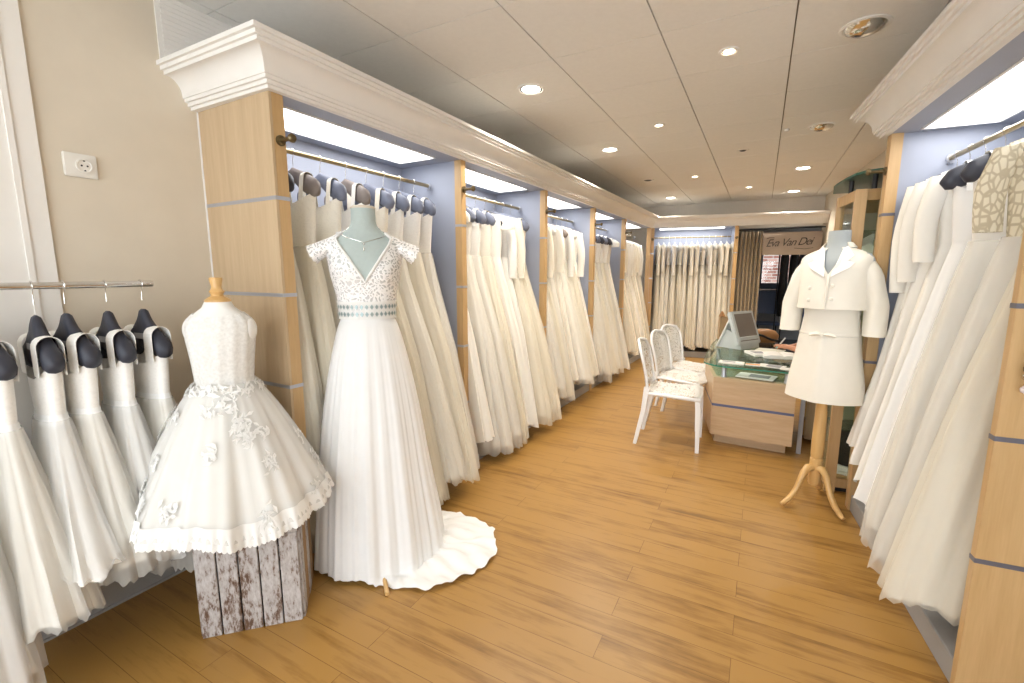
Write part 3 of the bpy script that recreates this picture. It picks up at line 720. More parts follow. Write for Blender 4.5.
for s in ():
    bm = B(); tube(bm, [(s*.1165, .036*math.sin(a), 1.222+.040*math.cos(a)) for a in [2*PI*k/24 for k in range(25)]], .006, 6, False); part('armhole_edge', bm, APPL, gd, 60)
ph = [rnd2.uniform(0, 6.28) for _ in range(9)]
def gsk(th, f, off=0):
    z = lerp(1.01, .50, f); r0 = .104; r = lerp(r0, .37, f**.80)+off
    w = .014*f*(math.sin(9*th+ph[0])+.5*math.sin(17*th+ph[1]+f)+.4*math.sin(31*th+ph[2]))
    z += f**3*(.018*math.sin(3*th+ph[3])+.01*math.sin(8*th+ph[4]))
    return Vector(((r+w)*math.cos(th), (r*.97+w)*math.sin(th), z))
N = 200
bm = B(); loft(bm, [[gsk(2*PI*k/N, i/24, -.012) for k in range(N)] for i in range(24)], False, False); part('lining_skirt', bm, GIRLI, gd, 80)
bm = B(); loft(bm, [[gsk(2*PI*k/N, i/28) for k in range(N)] for i in range(29)], False, False); part('tulle_skirt', bm, GIRLT, gd, 80)
bm = B(); rg = []
for i in range(5):
    rg.append([gsk(2*PI*k/600, .90+.10*i/4, .006)+Vector((0, 0, -.022*(i/4)-(.007*abs(math.sin(k*PI/4)) if i == 4 else 0)))+Vector((math.cos(2*PI*k/600), math.sin(2*PI*k/600), 0))*(.003*(i/4)*math.sin(k*.9)) for k in range(600)])
loft(bm, rg, False, False); part('lace_hem', bm, APPL, gd, 80)
bm = B(); rr = random.Random(9)
def flower(th, f, s, npet=9):
    for _ in range(npet):
        dth, df = rr.gauss(0, s*.13/(.2+f)), rr.gauss(0, s*.10)
        c = gsk(th+dth, min(1, max(0.0, f+df)), .006); rad = Vector((math.cos(th+dth), math.sin(th+dth), .3)).normalized()
        tn = Vector((-math.sin(th), math.cos(th), 0)); up = rad.cross(tn); a = rr.uniform(0, 6.28); d = tn*math.cos(a)+up*math.sin(a); e = rad.cross(d); l = rr.uniform(.010, .02)
        vs = [bm.verts.new(c+d*l*x+e*l*y*.5+rad*z) for x, y, z in ((-1, 0, 0), (-.2, -.9, .003), (1, 0, .001), (-.2, .9, .003))]; bm.faces.new(vs)
for k in range(34): flower(rr.uniform(0, 6.28), rr.uniform(.12, .9), rr.uniform(.22, .40), rr.randint(14, 26))
for k in range(30): flower(2*PI*k/30, .03, .25, 6)
part('lace_applique', bm, APPL, gd, recalc=False)

# ---- suit form
sx_, sy_ = .383, 3.30; SR = R(-22)
sm = thing('tailor_form', 'grey dress form on a turned beech tripod stand wearing the ivory suit', 'mannequin', (sx_, sy_, 0), SR)
TS = [(1.02, .15, .11), (1.15, .125, .095), (1.30, .145, .11), (1.42, .165, .11), (1.52, .185, .095), (1.555, .16, .075), (1.58, .09, .06), (1.61, .058, .052), (1.69, .055, .050)]
bm = B(); loft(bm, [ell(0, 0, *interp(TS, z), z) for z in [1.02+.0223*i for i in range(31)]]); part('torso', bm, GREYM, sm, 60)
bm = B(); lathe(bm, [(.03, .13), (.036, .14), (.036, .30), (.030, .305), (.034, .32), (.036, .42), (.032, .60), (.027, .655), (.030, .66), (.027, .667), (.030, .674), (.027, .68), (.027, .72), (.022, 1.02)], 24); part('stand_column', bm, TURN, sm, 40)
for a in (-118, -30, 96):
    a = a - math.degrees(SR)*0 ; ca, sa = math.cos(R(a)), math.sin(R(a)); bm = B()
    P = [(.02, .24, .030), (.055, .245, .028), (.085, .215, .024), (.105, .165, .021), (.13, .105, .020), (.165, .06, .020), (.205, .03, .018), (.228, .020, .013)]
    tube(bm, [(ca*r_, sa*r_, z) for r_, z, _ in P], [q*.85 for _, _, q in P], 10); part('leg', bm, TURN, sm, 60)
# dress under the jacket
sd = thing('suit_dress', 'short ivory A-line dress with waist seam and small bow under the cropped jacket', 'dress', (sx_, sy_, 0), SR)
SDP = [(.69, .200, .15), (.80, .192, .145), (.98, .165, .130), (1.08, .155, .12), (1.10, .150, .118), (1.20, .140, .11), (1.36, .15, .115)]
ff = lambda th, z: (.012*math.exp(-(((th+PI/2+PI) % (2*PI)-PI)/.12)**2)*(1 if z < 1.08 else 0) + .006*math.sin(4*th+1)*max(0, (1.1-z)/.4))
bm = B(); loft(bm, [ell(0, 0, *interp(SDP, z), z, 96, .92, ff) for z in [.69+.0197*i for i in range(21)]], False, False); part('skirt', bm, SUITF, sd, 60)
bm = B(); loft(bm, [ell(0, 0, .155, .123, 1.085, 64, .95), ell(0, 0, .157, .125, 1.092, 64, .95), ell(0, 0, .153, .121, 1.10, 64, .95)], False, False); part('waist_seam', bm, SUITF, sd, 60)
bm = B(); loft(bm, [ell(0, 0, *interp(SDP, z), z, 64, .95) for z in (1.085, 1.2, 1.3, 1.36)], False, False); part('bodice', bm, SUITF, sd, 60)
bm = B()
for s in (-1, 1):
    loft(bm, [[Vector((s*x, -.128-d*.8, 1.092+dz+h)) for d, h in ((0, -hh), (.012, 0), (0, hh))]+[Vector((s*x, -.124, 1.092+dz))] for x, hh, dz in ((.0, .004, 0), (.03, .014, .002), (.055, .012, -.004), (.07, .003, -.008))])
box(bm, -.008, .008, -.142, -.125, 1.083, 1.10, bev=.002); part('bow', bm, SUITF, sd, 60)
# jacket
jk = thing('cropped_jacket', 'ivory cropped double breasted jacket with wide lapels on the grey form', 'jacket', (sx_, sy_, 0), SR)
TJ = [(1.24, .184, .15), (1.30, .180, .148), (1.40, .178, .143), (1.48, .182, .13), (1.53, .180, .105), (1.558, .155, .088), (1.578, .11, .074), (1.592, .075, .066)]
def tj(th, z, off=0):
    a, b = interp(TJ, z); p = .9
    c, s = math.cos(th), math.sin(th); return Vector(((a+off)*math.copysign(abs(c)**p, c), (b+off)*math.copysign(abs(s)**p, s), z))
def vtop(th):
    if math.sin(th) > 0: return 1.592
    return min(1.592, 1.44+.152*min(1, abs(math.cos(th))*2.6))
N = 120; bm = B()
loft(bm, [[tj(2*PI*k/N, lerp(1.24, vtop(2*PI*k/N), i/18), .003*math.sin(3*2*PI*k/N+i*.3)) for k in range(N)] for i in range(19)], False, False); part('jacket_body', bm, SUITF, jk, 60)
def surf_front(x, z, off):
    a, b = interp(TJ, min(1.59, z)); c = max(-1, min(1, x/a)); c_ = math.copysign(abs(c)**(1/.9), c); s = -math.sqrt(max(0, 1-c_*c_)); return Vector((x, b*-(abs(s)**.9)-off, z))
for s in (-1, 1):    # lapels and collar
    bm = B(); outl = [(.015, 1.425), (.095, 1.475), (.115, 1.505), (.085, 1.52), (.105, 1.545), (.062, 1.60), (.045, 1.585)]
    base = [surf_front(s*x, z, .008) for x, z in outl]; top = [surf_front(s*x, z, .014) for x, z in outl]
    cen = [sum((p for p in base), Vector())/len(base), sum((p for p in top), Vector())/len(top)]
    vb = [bm.verts.new(p) for p in base]; vt = [bm.verts.new(p) for p in top]; cb = bm.verts.new(cen[0]-Vector((0, -.002, 0))); ct = bm.verts.new(cen[1]-Vector((0, .005, 0)))
    n_ = len(outl)
    for i in range(n_):
        j = (i+1) % n_; bm.faces.new((vb[i], vb[j], vt[j], vt[i])); bm.faces.new((vb[j], vb[i], cb)); bm.faces.new((vt[i], vt[j], ct))
    part('lapel', bm, IV[2], jk)  # same ivory cloth; whiter colour paints in the light on the lapels
bm = B(); loft(bm, [[Vector(((a)*math.cos(th), a*.95*math.sin(th)+.006, z)) for th in [R(-40+260*k/30) for k in range(31)]] for a, z in ((.078, 1.585), (.064, 1.618), (.067, 1.622), (.090, 1.592))], closed=False); part('collar', bm, SUITF, jk, 60)
bm = B(); P_ = [surf_front(.012-.01*i/8, lerp(1.44, 1.242, i/8), .004) for i in range(9)]
loft(bm, [[p+Vector((-.012, 0, 0)), p+Vector((0, -.006, 0)), p+Vector((.004, 0, 0))] for p in P_]); part('front_edge', bm, SUITF, jk)
for x, z in ((-.085, 1.36), (.03, 1.375), (-.085, 1.29), (.03, 1.30)):
    bm = B(); c = surf_front(x, z, .004); bmesh.ops.create_uvsphere(bm, u_segments=12, v_segments=8, radius=.011, matrix=Matrix.Translation(c) @ Matrix.Diagonal((1, .5, 1, 1))); part('button', bm, SUITF, jk, 60)
for s in (-1, 1):
    bm = B(); rg = []
    for i in range(13):
        u = i/12; cx = s*(.150+.055*min(1, u*1.8)+.010*u); cz = 1.525-.43*u; cy = -.015*u*u-.01*math.sin(u*6)*.4
        r_ = lerp(.064, .060, u)*(.55 if i == 0 else .88 if i == 1 else 1); tilt = s*.35*(1-u)
        rg.append([Vector((cx+r_*math.cos(2*PI*k/28)*.92, cy+r_*1.0*math.sin(2*PI*k/28)+.003*math.sin(5*2*PI*k/28+u*9), cz-tilt*r_*math.cos(2*PI*k/28)*1.1)) for k in range(28)])
    loft(bm, rg, True, False); part('sleeve', bm, SUITF, jk, 60)

# ------------------------------------------------------------------ chairs
def chair(label, x, y, rz):
    t = thing('plastic_chair', label, 'chair', (x, y, 0), rz, 'white pierced chairs at the desk')
    # front = +x; origin under seat centre
    bm = B(); rg = []
    for i in range(9):
        u = i/8; xx = -.20+.42*u; hwid = lerp(.185, .215, u); z = .468-.012*math.sin(PI*u)-(.018*max(0, u-.85)/.15)
        rg.append([Vector((xx, lerp(-hwid, hwid, k/10), z-.008*math.sin(PI*k/10))) for k in range(11)])
    loft(bm, rg, closed=False); s = part('seat', bm, CHAIRL, t, 60, False); md = s.modifiers.new('th', 'SOLIDIFY'); md.thickness = .012
    bm = B()
    P = [(-.20, -.19), (-.06, -.20), (.08, -.208), (.215, -.21), (.222, 0), (.215, .21), (.08, .208), (-.06, .20), (-.20, .19)]
    tube(bm, [(px, py, .448-.01*max(0, px/.22)) for px, py in P], .016, 8); part('seat_rim', bm, CHAIRW, t, 60)
    bm = B(); rg = []
    for i in range(11):
        u = i/10; z = .47+.385*u; xx = -.205-.03*u-.055*u*u; hwid = lerp(.175, .20, math.sin(u*PI*.55)) if u < .85 else lerp(.199, .15, (u-.85)/.15)
        rg.append([Vector((xx-.03*math.sin(PI*k/10)+.015, lerp(-hwid, hwid, k/10), z+(.02*math.sin(PI*k/10) if i == 10 else 0))) for k in range(11)])
    loft(bm, rg, closed=False); s = part('backrest', bm, CHAIRL, t, 60, False); md = s.modifiers.new('th', 'SOLIDIFY'); md.thickness = .012
    edge = [r_[0] for r_ in rg]+[rg[-1][k] for k in range(1, 10)]+[r_[-1] for r_ in rg[::-1]]
    bm = B(); tube(bm, edge, .013, 8); part('back_rim', bm, CHAIRW, t, 60)
    for sx2, sy2 in ((1, -1), (1, 1), (-1, -1), (-1, 1)):
        bm = B()
        if sx2 > 0: P = [(.205, sy2*.195, .455), (.215, sy2*.20, .30), (.222, sy2*.203, 0)]
        else: P = [(-.195, sy2*.185, .50), (-.215, sy2*.188, .30), (-.275, sy2*.20, 0)]
        rings = []
        for (a, b, c), q in zip(P, (.022, .019, .014)): rings.append([Vector((a+dx*q, b+dy*q*.9, c)) for dx, dy in ((-1, -1), (1, -1), (1, 1), (-1, 1))])
        loft(bm, rings); part('leg', bm, CHAIRW, t)
    return t
chair('white pierced plastic chair nearest to the camera, left of the desk', -.595, 4.015, R(3))
chair('white pierced plastic chair in the middle of the three at the desk', -.60, 4.61, R(-12))
chair('white pierced plastic chair farthest back of the three at the desk', -.60, 5.13, R(-20))

# ------------------------------------------------------------------ reception desk
dk = thing('reception_desk', 'beech reception desk with raised green glass top and blue band', 'desk')
body = [(-.295, 4.10), (.30, 4.065), (.33, 4.75), (.16, 5.2), (.10, 5.95), (-.38, 5.95), (-.42, 4.75)]
def shrink(P, k):
    cx = sum(p[0] for p in P)/len(P); cy = sum(p[1] for p in P)/len(P); return [(cx+(x-cx)*k, cy+(y-cy)*k) for x, y in P]
bm = B(); prism(bm, shrink(body, .90), 0, .09); part('plinth', bm, WOODX, dk)
bm = B(); prism(bm, body, .09, .338); prism(bm, body, .360, .585); part('body', bm, WOODX, dk)
bm = B(); prism(bm, shrink(body, .997), .338, .360); part('blue_band', bm, plain('blue_band', (.10, .115, .22), .4), dk)
def gtop():
    P = [(.31, 3.97)]
    P += [(-.17, 3.99)]
    for k in range(7): a = R(-100-13*k); P.append((-.19+.20*math.cos(a), 4.20+.20*math.sin(a)))
    P += [(-.405, 4.6), (-.415, 5.2), (-.40, 5.6), (-.34, 5.9), (.12, 5.92), (.18, 5.25), (.36, 4.8)]
    return P
bm = B(); prism(bm, gtop(), .69, .702)
gt = part('glass_top', bm, [GLASS, GEDGE], dk)
for p in gt.data.polygons:
    if abs(p.normal.z) < .5: p.material_index = 1
for x, y in ((-.22, 4.14), (.235, 4.12), (-.33, 5.0), (-.25, 5.7), (.1, 5.1)):
    bm = B(); lathe(bm, [(.022, .585), (.022, .60), (.019, .605), (.019, .685), (.022, .69)], 18, (x, y)); part('standoff', bm, STEEL, dk, 40)
bm = B(); prism(bm, shrink(body, .93), .586, .592); part('glass_shelf', bm, GLASS, dk)
bm = B(); loft(bm, [[Vector((x, y, z)) for x, y in ((.345, 4.20), (.375, 4.19), (.378, 4.205), (.348, 4.215))] for z in (0, .69)]); part('steel_leg', bm, STEEL, dk)
# curved raised back screen
bm = B(); rg = []
for z in (.0, .93):
    rg.append([Vector((-.40+.30*(1-math.cos(a)), 5.96+.16*math.sin(a), z)) for a in [R(q) for q in (0, 20, 40, 60, 80)]] + [Vector((-.42+.30*(1-math.cos(a)), 5.99+.16*math.sin(a), z)) for a in [R(q) for q in (80, 60, 40, 20, 0)]])
loft(bm, rg); part('raised_screen', bm, WOOD, dk)
ZG = .702
# monitor (seen from its back left side)
mo = thing('desk_monitor', 'grey tilted touch screen monitor on the glass desk top', 'monitor', (-.10, 5.10, ZG), R(-30)); mo.scale = (1.18, 1.18, 1.18)
bm = B(); rg = []
Mx = Matrix.Translation((0, 0, .0)) @ Matrix.Rotation(R(-20), 4, 'Y')
box(bm, .02, .06, -.16, .16, .02, .31, Mx, .008); part('screen_housing', bm, MON, mo)
bm = B(); box(bm, .0605, .062, -.125, .125, .05, .285, Mx); part('screen', bm, SCREEN, mo)
bm = B(); loft(bm, [[Vector((x, y, z)) for x, z in ((-.17, 0), (.05, 0), (.035, .10), (-.10, .16))] for y in (-.13, .13)]); part('stand', bm, MON, mo)
bm = B(); box(bm, -.012, .0, -.15, .15, 0, .30, Matrix.Translation((-.165, 0, 0)) @ Matrix.Rotation(R(24), 4, 'Y'), .003); part('customer_display', bm, PAPER, mo)
# papers and books
def sheet(name, label, cat, x, y, w, h, rz, z, th=.002, mat=PAPER, extra=None, group=None):
    t = thing(name, label, cat, (x, y, z), rz, group)
    bm = B(); box(bm, -w/2, w/2, -h/2, h/2, 0, th, bev=min(.001, th*.3)); part('pages' if th > .004 else 'sheet', bm, mat, t)
    if extra:
        for i, (nm, x0, x1, y0, y1, m) in enumerate(extra): bm = B(); box(bm, x0, x1, y0, y1, th, th+.0012); part(nm, bm, m, t)
    return t
nb = thing('order_book', 'thick open white order book under the writing hand on the desk', 'book', (.205, 4.66, ZG), R(8))
bm = B()
for s in (-1, 1):
    loft(bm, [[Vector((s*.002, y, 0)), Vector((s*.15, y, 0)), Vector((s*.152, y, .020)), Vector((s*.10, y, .030)), Vector((s*.03, y, .033)), Vector((s*.002, y, .024))] for y in (-.10, .13)])
part('page_block', bm, PAPER, nb, 30)
bm = B(); box(bm, -.155, .155, -.105, .135, -.0001, .0015); part('cover', bm, INK, nb)
sheet('paper_stack', 'loose stack of white papers left of the order book', 'papers', .02, 4.72, .15, .22, R(25), ZG, .022, PAPER, [('print', -.05, .05, -.06, .05, INK)])
sheet('paper_sheet', 'pale cream sheet lying behind the order book', 'papers', .12, 5.02, .24, .26, R(-10), ZG, .002, PAPERY)
sheet('brochure', 'white folded brochure at the front left of the glass top', 'brochure', -.17, 4.16, .19, .10, R(-3), ZG, .012, PAPER, [('print', -.07, .03, -.02, .02, INK)])
sheet('leaflet', 'small orange printed leaflet beside the white brochure', 'leaflet', -.01, 4.16, .11, .08, R(-6), ZG, .008, PAPER, [('orange_print', -.05, .05, -.035, .01, ORANGE), ('teal_print', -.05, .0, .012, .035, TEAL)])
sheet('magazine', 'glossy grey magazine at the front right of the glass top', 'magazine', .12, 4.17, .13, .19, R(75), ZG, .005, PAPER, [('photo', -.05, .05, -.07, .03, INK)])
sheet('magazine', 'pale magazine at the front right corner of the glass top', 'magazine', .24, 4.10, .10, .12, R(85), ZG, .004, PAPER, [('photo', -.03, .03, -.05, .0, PINKB)])
sheet('catalogue', 'white catalogue lying on the lower shelf of the glass desk', 'catalogue', .02, 4.22, .20, .28, R(80), .594, .008, PAPER, [('photo', -.06, .06, -.1, .05, INK)])
bg = thing('handbag', 'tan leather handbag with a black strap behind the monitor', 'bag', (.06, 5.62, ZG), R(20))
bm = B(); loft(bm, [ell(0, 0, a, b, z, 28) for a, b, z in ((.12, .07, 0), (.15, .09, .03), (.155, .085, .08), (.12, .06, .125), (.05, .02, .145))]); part('bag_body', bm, TAN, bg, 60)
bm = B(); tube(bm, [(-.14, -.085, .10), (-.05, -.115, .085), (.05, -.11, .04), (.14, -.07, .02)], .012, 8); part('strap', bm, BLACKF, bg, 60)
cup = thing('desk_bell', 'small brown cone shaped figure on the raised desk screen', 'ornament', (-.385, 6.0, .93))
bm = B(); lathe(bm, [(.035, 0), (.034, .01), (.022, .035), (.010, .06), (0, .065)], 16, M=Matrix.Rotation(0, 4, 'X'), cap=False); part('cone', bm, TAN, cup, 50)
bm = B(); box(bm, -.12, .12, -.09, .09, 0, .14, bev=.006); o = part('desk_tray', bm, PAPER); o.location = (-.20, 5.72, ZG); tag(o, 'white box at the back left of the glass top', 'box')
ped = thing('drawer_pedestal', 'low beech drawer pedestal right of the desk behind the suit form', 'drawer unit', (.56, 4.62, 0), 0)
bm = B(); box(bm, -.14, .2, -.10, .35, .03, .52, bev=.004); part('body', bm, WOOD, ped)
for z in (.06, .22, .38): bm = B(); box(bm, -.152, -.14, -.09, .34, z, z+.135, bev=.002); part('drawer', bm, WOODE, ped)

# ------------------------------------------------------------------ seated person
ps = thing('person', 'seated person in black writing with a pen at the glass desk', 'person', (.66, 5.0, 0), 0)
def skin_obj(name, verts, edges, rad, mat, parent, root=0, sub=2):
    me = bpy.data.meshes.new(name); me.from_pydata([Vector(v) for v in verts], edges, []); me.materials.append(mat)
    o = bpy.data.objects.new(name, me); C.objects.link(o); o.parent = parent
    m = o.modifiers.new('skin', 'SKIN'); m.use_smooth_shade = True
    for i, r_ in enumerate(rad):
        me.skin_vertices[0].data[i].radius = (r_, r_) if not isinstance(r_, tuple) else r_
        me.skin_vertices[0].data[i].use_root = (i == root)
    s = o.modifiers.new('sub', 'SUBSURF'); s.levels = sub; s.render_levels = sub
    return o
# coordinates relative to (.66, 5.0, 0); the person faces -x
V = []; E = []; RD = []
def ch(pts, start=None):
    prev = start
    for p, r_ in pts:
        V.append(p); RD.append(r_); i = len(V)-1
        if prev is not None: E.append((prev, i))
        prev = i
    return prev
pel = ch([((0, 0, .52), (.14, .11))]); sp = ch([((-.01, 0, .68), (.125, .09)), ((-.03, 0, .84), (.14, .095)), ((-.05, 0, .98), (.15, .09)), ((-.06, 0, 1.06), (.055, .055)), ((-.075, 0, 1.12), (.05, .05)), ((-.085, 0, 1.18), (.075, .07)), ((-.09, 0, 1.26), (.088, .078)), ((-.085, 0, 1.33), (.06, .06))], pel)
chest = 3
# right arm (image front) that writes, y negative = toward the camera
ra = ch([((-.06, -.16, .99), .052), ((-.12, -.24, .86), .043), ((-.22, -.30, .765), .036), ((-.33, -.22, .765), .029), ((-.405, -.11, .768), .022), ((-.43, -.06, .768), (.030, .016))], chest)
for off, L in (((-.030, -.012), .9), ((-.022, .004), 1), ((-.010, .016), .95), ((.004, .022), .8)):
    b0 = V[ra]; ch([((b0[0]-.02+off[0]*.6, b0[1]+.02+off[1]*.6, b0[2]+.006), .0085), ((b0[0]-.045*L+off[0], b0[1]+.045*L+off[1], b0[2]-.002), .008), ((b0[0]-.055*L+off[0], b0[1]+.055*L+off[1], b0[2]-.020), .007)], ra)
ch([((-.445, -.075, .762), .0095), ((-.475, -.058, .765), .009), ((-.492, -.035, .762), .0075)], ra)
la = ch([((-.06, .16, .99), .052), ((-.12, .22, .86), .043), ((-.20, .24, .765), .036), ((-.31, .19, .745), .028), ((-.37, .15, .735), .021), ((-.40, .13, .730), (.03, .015))], chest)
for k in range(4):
    b0 = V[la]; dx, dy = -.03-.004*(k % 2), -.024+.016*k; ch([((b0[0]+dx, b0[1]+dy, .730), .008), ((b0[0]+dx*2, b0[1]+dy*1.2, .724), .0075), ((b0[0]+dx*2.7, b0[1]+dy*1.3, .717), .007)], la)
ch([((-.40, .095, .728), .0095), ((-.425, .075, .722), .008)], la)
for s in (-1, 1):
    ch([((-.06, s*.09, .52), .085), ((-.24, s*.11, .51), .075), ((-.40, s*.12, .49), .058), ((-.39, s*.12, .28), .05), ((-.36, s*.12, .09), .036), ((-.42, s*.125, .045), .035), ((-.50, s*.13, .035), .028)], pel)
bo = skin_obj('body', V, E, RD, SKIN, ps, 0)
bm = B()
rg = [ell(-.05+dx, 0, a, b, z, 32) for z, a, b, dx in ((.50, .135, .185, .04), (.60, .125, .165, .035), (.72, .115, .150, .02), (.86, .12, .175, .01), (.96, .118, .195, 0), (1.02, .105, .18, -.005), (1.055, .08, .11, -.01), (1.07, .062, .075, -.01))]
loft(bm, rg, False, False); part('blouse', bm, BLACKF, ps, 60)
for s in (-1, 1):
    bm = B(); tube(bm, [(-.06, s*.15, 1.0), (-.10, s*.205, .92), (-.125, s*.235, .86)], [.075, .066, .062], 14); part('blouse_sleeve', bm, BLACKF, ps, 60)
    bm = B(); tube(bm, [(.06, s*.09, .53), (-.08, s*.10, .53), (-.24, s*.11, .52), (-.40, s*.12, .50), (-.425, s*.12, .45), (-.41, s*.12, .28), (-.365, s*.12, .07)], [.12, .105, .09, .078, .07, .07, .065], 14); part('trouser_leg', bm, BLACKF, ps, 60)
    bm = B(); tube(bm, [(-.31, s*.12, .045), (-.38, s*.122, .048), (-.46, s*.128, .036), (-.54, s*.132, .026)], [.03, .042, .038, .022], 12); part('shoe', bm, BLACK, ps, 60)
bm = B(); bmesh.ops.create_uvsphere(bm, u_segments=24, v_segments=16, radius=1, matrix=Matrix.Translation((-.07, 0, 1.275)) @ Matrix.Diagonal((.108, .098, .118, 1)))
for v in bm.verts:
    if v.co.x < -.115 and v.co.z < 1.33: v.co.x = -.115+(v.co.x+.115)*.2
    if v.co.x > -.06 and v.co.z < 1.28: v.co.z -= .10*(1 if v.co.x > -.02 else .5)
part('hair', bm, HAIR, ps, 60)
bm = B(); lathe(bm, [(.004, -.012), (.012, 0), (.004, .02)], 8, M=Matrix.Translation((-.178, 0, 1.235)) @ Matrix.Rotation(R(-70), 4, 'Y')); part('nose', bm, SKIN, ps, 60)
for s in (-1, 1): bm = B(); bmesh.ops.create_uvsphere(bm, u_segments=10, v_segments=8, radius=.011, matrix=Matrix.Translation((-.163, s*.032, 1.262))); part('eye', bm, BLACK, ps, 60)
bm = B(); box(bm, -.172, -.160, -.024, .024, 1.188, 1.198, bev=.003); part('mouth', bm, plain('lips', (.5, .12, .1), .4), ps)
pn = thing('pen', 'white and teal pen held by the writing hand', 'pen', (0, 0, 0))
bm = B(); tube(bm, [(.170, 4.975, .738), (.20, 4.955, .785)], .006, 8); part('grip', bm, TEAL, pn, 50)
bm = B(); tube(bm, [(.20, 4.955, .785), (.235, 4.93, .845)], .0065, 8); part('barrel', bm, PAPER, pn, 50)
oc = thing('desk_stool', 'black round stool under the seated person', 'stool', (.68, 5.0, 0))
bm = B(); lathe(bm, [(.17, .37), (.19, .38), (.19, .41), (.16, .42)], 28); part('seat', bm, BLACK, oc, 40)
bm = B(); lathe(bm, [(.20, 0), (.20, .02), (.03, .04), (.025, .37)], 24); part('base', bm, BLACK, oc, 40)

# ------------------------------------------------------------------ corner vitrine
vt = thing('display_cabinet', 'beech framed glass display cabinet in the corner behind the suit form', 'cabinet')
VP = [(.425, 3.88), (.475, 3.54), (.625, 3.56), (1.0, 3.62), (.93, 4.35), (.50, 4.35)]
def vpost(x, y, w=.03):
    bm = B(); box(bm, x-w, x+w, y-.022, y+.022, 0, 1.95, bev=.002); part('post', bm, WOODE, vt)
vpost(.437, 3.89, .022); vpost(.498, 3.558, .030); vpost(.615, 3.585, .018)
bm = B(); prism(bm, VP, .035, .10); part('base_frame', bm, WOODE, vt)
bm = B(); prism(bm, VP, 1.885, 1.95); part('top_frame', bm, WOODE, vt)
bm = B(); prism(bm, shrink(VP, .92), 0, .035); part('plinth', bm, BLACK, vt)
bm = B(); box(bm, .96, 1.0, 3.62, 4.35, .1, 1.885); part('back_panel', bm, plain('cabinet_back', (.62, .58, .47), .7), vt)
bm = B(); box(bm, .51, .96, 4.33, 4.35, .1, 1.885); part('back_panel', bm, plain('cabinet_back_b', (.62, .58, .47), .7), vt)
def pane(p, q):
    bm = B(); d = (Vector(q)-Vector(p)).normalized(); n_ = Vector((-d.y, d.x))*.002
    loft(bm, [[Vector((a[0]+s*n_.x, a[1]+s*n_.y, z)) for a, s in ((p, -1), (q, -1), (q, 1), (p, 1))] for z in (.1, 1.885)]); part('glass_pane', bm, CLEAR, vt)
pane((.44, 3.87), (.485, 3.56)); pane((.50, 3.56), (.62, 3.58)); pane((.51, 4.33), (.437, 3.9))
for z in (.42, .80, 1.15, 1.45, 1.70):
    bm = B(); prism(bm, shrink(VP, .90), z, z+.008); part('shelf', bm, GLASS, vt)
bm = B(); P = [(.40, 4.0), (.405, 3.9), (.425, 3.72), (.46, 3.55), (.50, 3.47), (.56, 3.44), (.68, 3.45), (.98, 3.5), (.98, 4.3), (.43, 4.3)]
prism(bm, P, 2.035, 2.047); part('glass_canopy', bm, DKGLASS, vt)
for x, y in ((.47, 3.75), (.56, 3.56), (.8, 3.9)): bm = B(); lathe(bm, [(.014, 1.95), (.014, 2.035)], 14, (x, y)); part('standoff', bm, BLACK, vt, 40)
vl = thing('folded_veil', 'white folded veil draped inside the display cabinet', 'veil', (.58, 3.72, 1.46))
bm = B(); loft(bm, [[Vector((x+.01*math.sin(k*1.7), .04*math.sin(k*.9)+.03, lerp(.22, .0, k/8)+.02*math.sin(x*40))) for x in (-.06, -.03, 0, .03, .06)] for k in range(9)], closed=False); o = part('drape', bm, IV[2], vl, 60, False); o.modifiers.new('s', 'SOLIDIFY').thickness = .006
for k in range(5):
    bm = B(); box(bm, -.08, .08, -.06, .06, 0, .038, bev=.003); o = part('shoe_box', bm, PALEG); o.location = (.70, 3.72, 1.46+.04*k); o.rotation_euler.z = R(6*(k % 3)-5); tag(o, 'pale green box, %s of the stack in the display cabinet' % ['lowest', 'second', 'middle', 'fourth', 'topmost'][k], 'box', 'boxes in the cabinet')
for k in range(3):
    bm = B(); box(bm, -.08, .08, -.1, .1, 0, .004, bev=.001); o = part('price_sheet', bm, PAPER); o.location = (.585+.03*k, 3.72+.05*k, .101+.005*k); o.rotation_euler.z = R(30*k-20); tag(o, 'white sheet of paper, %s in the bottom of the display cabinet' % ['lowest', 'middle', 'uppermost'][k], 'papers', 'papers in the cabinet')
bb = thing('black_box_bag', 'black bag with a pale clasp on the floor of the glass cabinet', 'bag', (.70, 3.85, .10))
bm = B(); loft(bm, [ell(0, 0, a, b, z, 28, .7) for a, b, z in ((.16, .11, 0.02), (.17, .12, .1), (.15, .10, .25), (.13, .07, .31))]); part('bag_body', bm, BLACKF, bb, 60)
bm = B(); box(bm, -.03, .03, -.125, -.11, .17, .20, bev=.004); part('clasp', bm, SILVER, bb)

# ------------------------------------------------------------------ curtain, banner, back room
cu = thing('door_curtain', 'taupe pleated curtain drawn to the left of the back room opening', 'curtain')
bm = B(); rg = []
for i in range(13):
    z = lerp(2.12, .03, i/12); rg.append([Vector((lerp(-.385, -.03, k/120), 8.78+.045*math.sin(k/120*2*PI*6+.25*math.sin(i*.5))+.012*math.sin(k/120*31), z)) for k in range(121)])
loft(bm, rg, closed=False); o = part('cloth', bm, CURT, cu, 70, False); o.modifiers.new('s', 'SOLIDIFY').thickness = .004
bm = B(); tube(bm, [(-.40, 8.74, 2.155), (.85, 8.74, 2.155)], .011, 10); part('rod', bm, BLACK, cu, 40)
ban = thing('script_banner', 'taupe fabric banner with black handwritten script above the back room opening', 'banner', (-.03, 8.80, 0))
bm = B(); box(bm, 0, .83, 0, .006, 1.735, 2.10, bev=.001); part('cloth', bm, BANNER, ban)
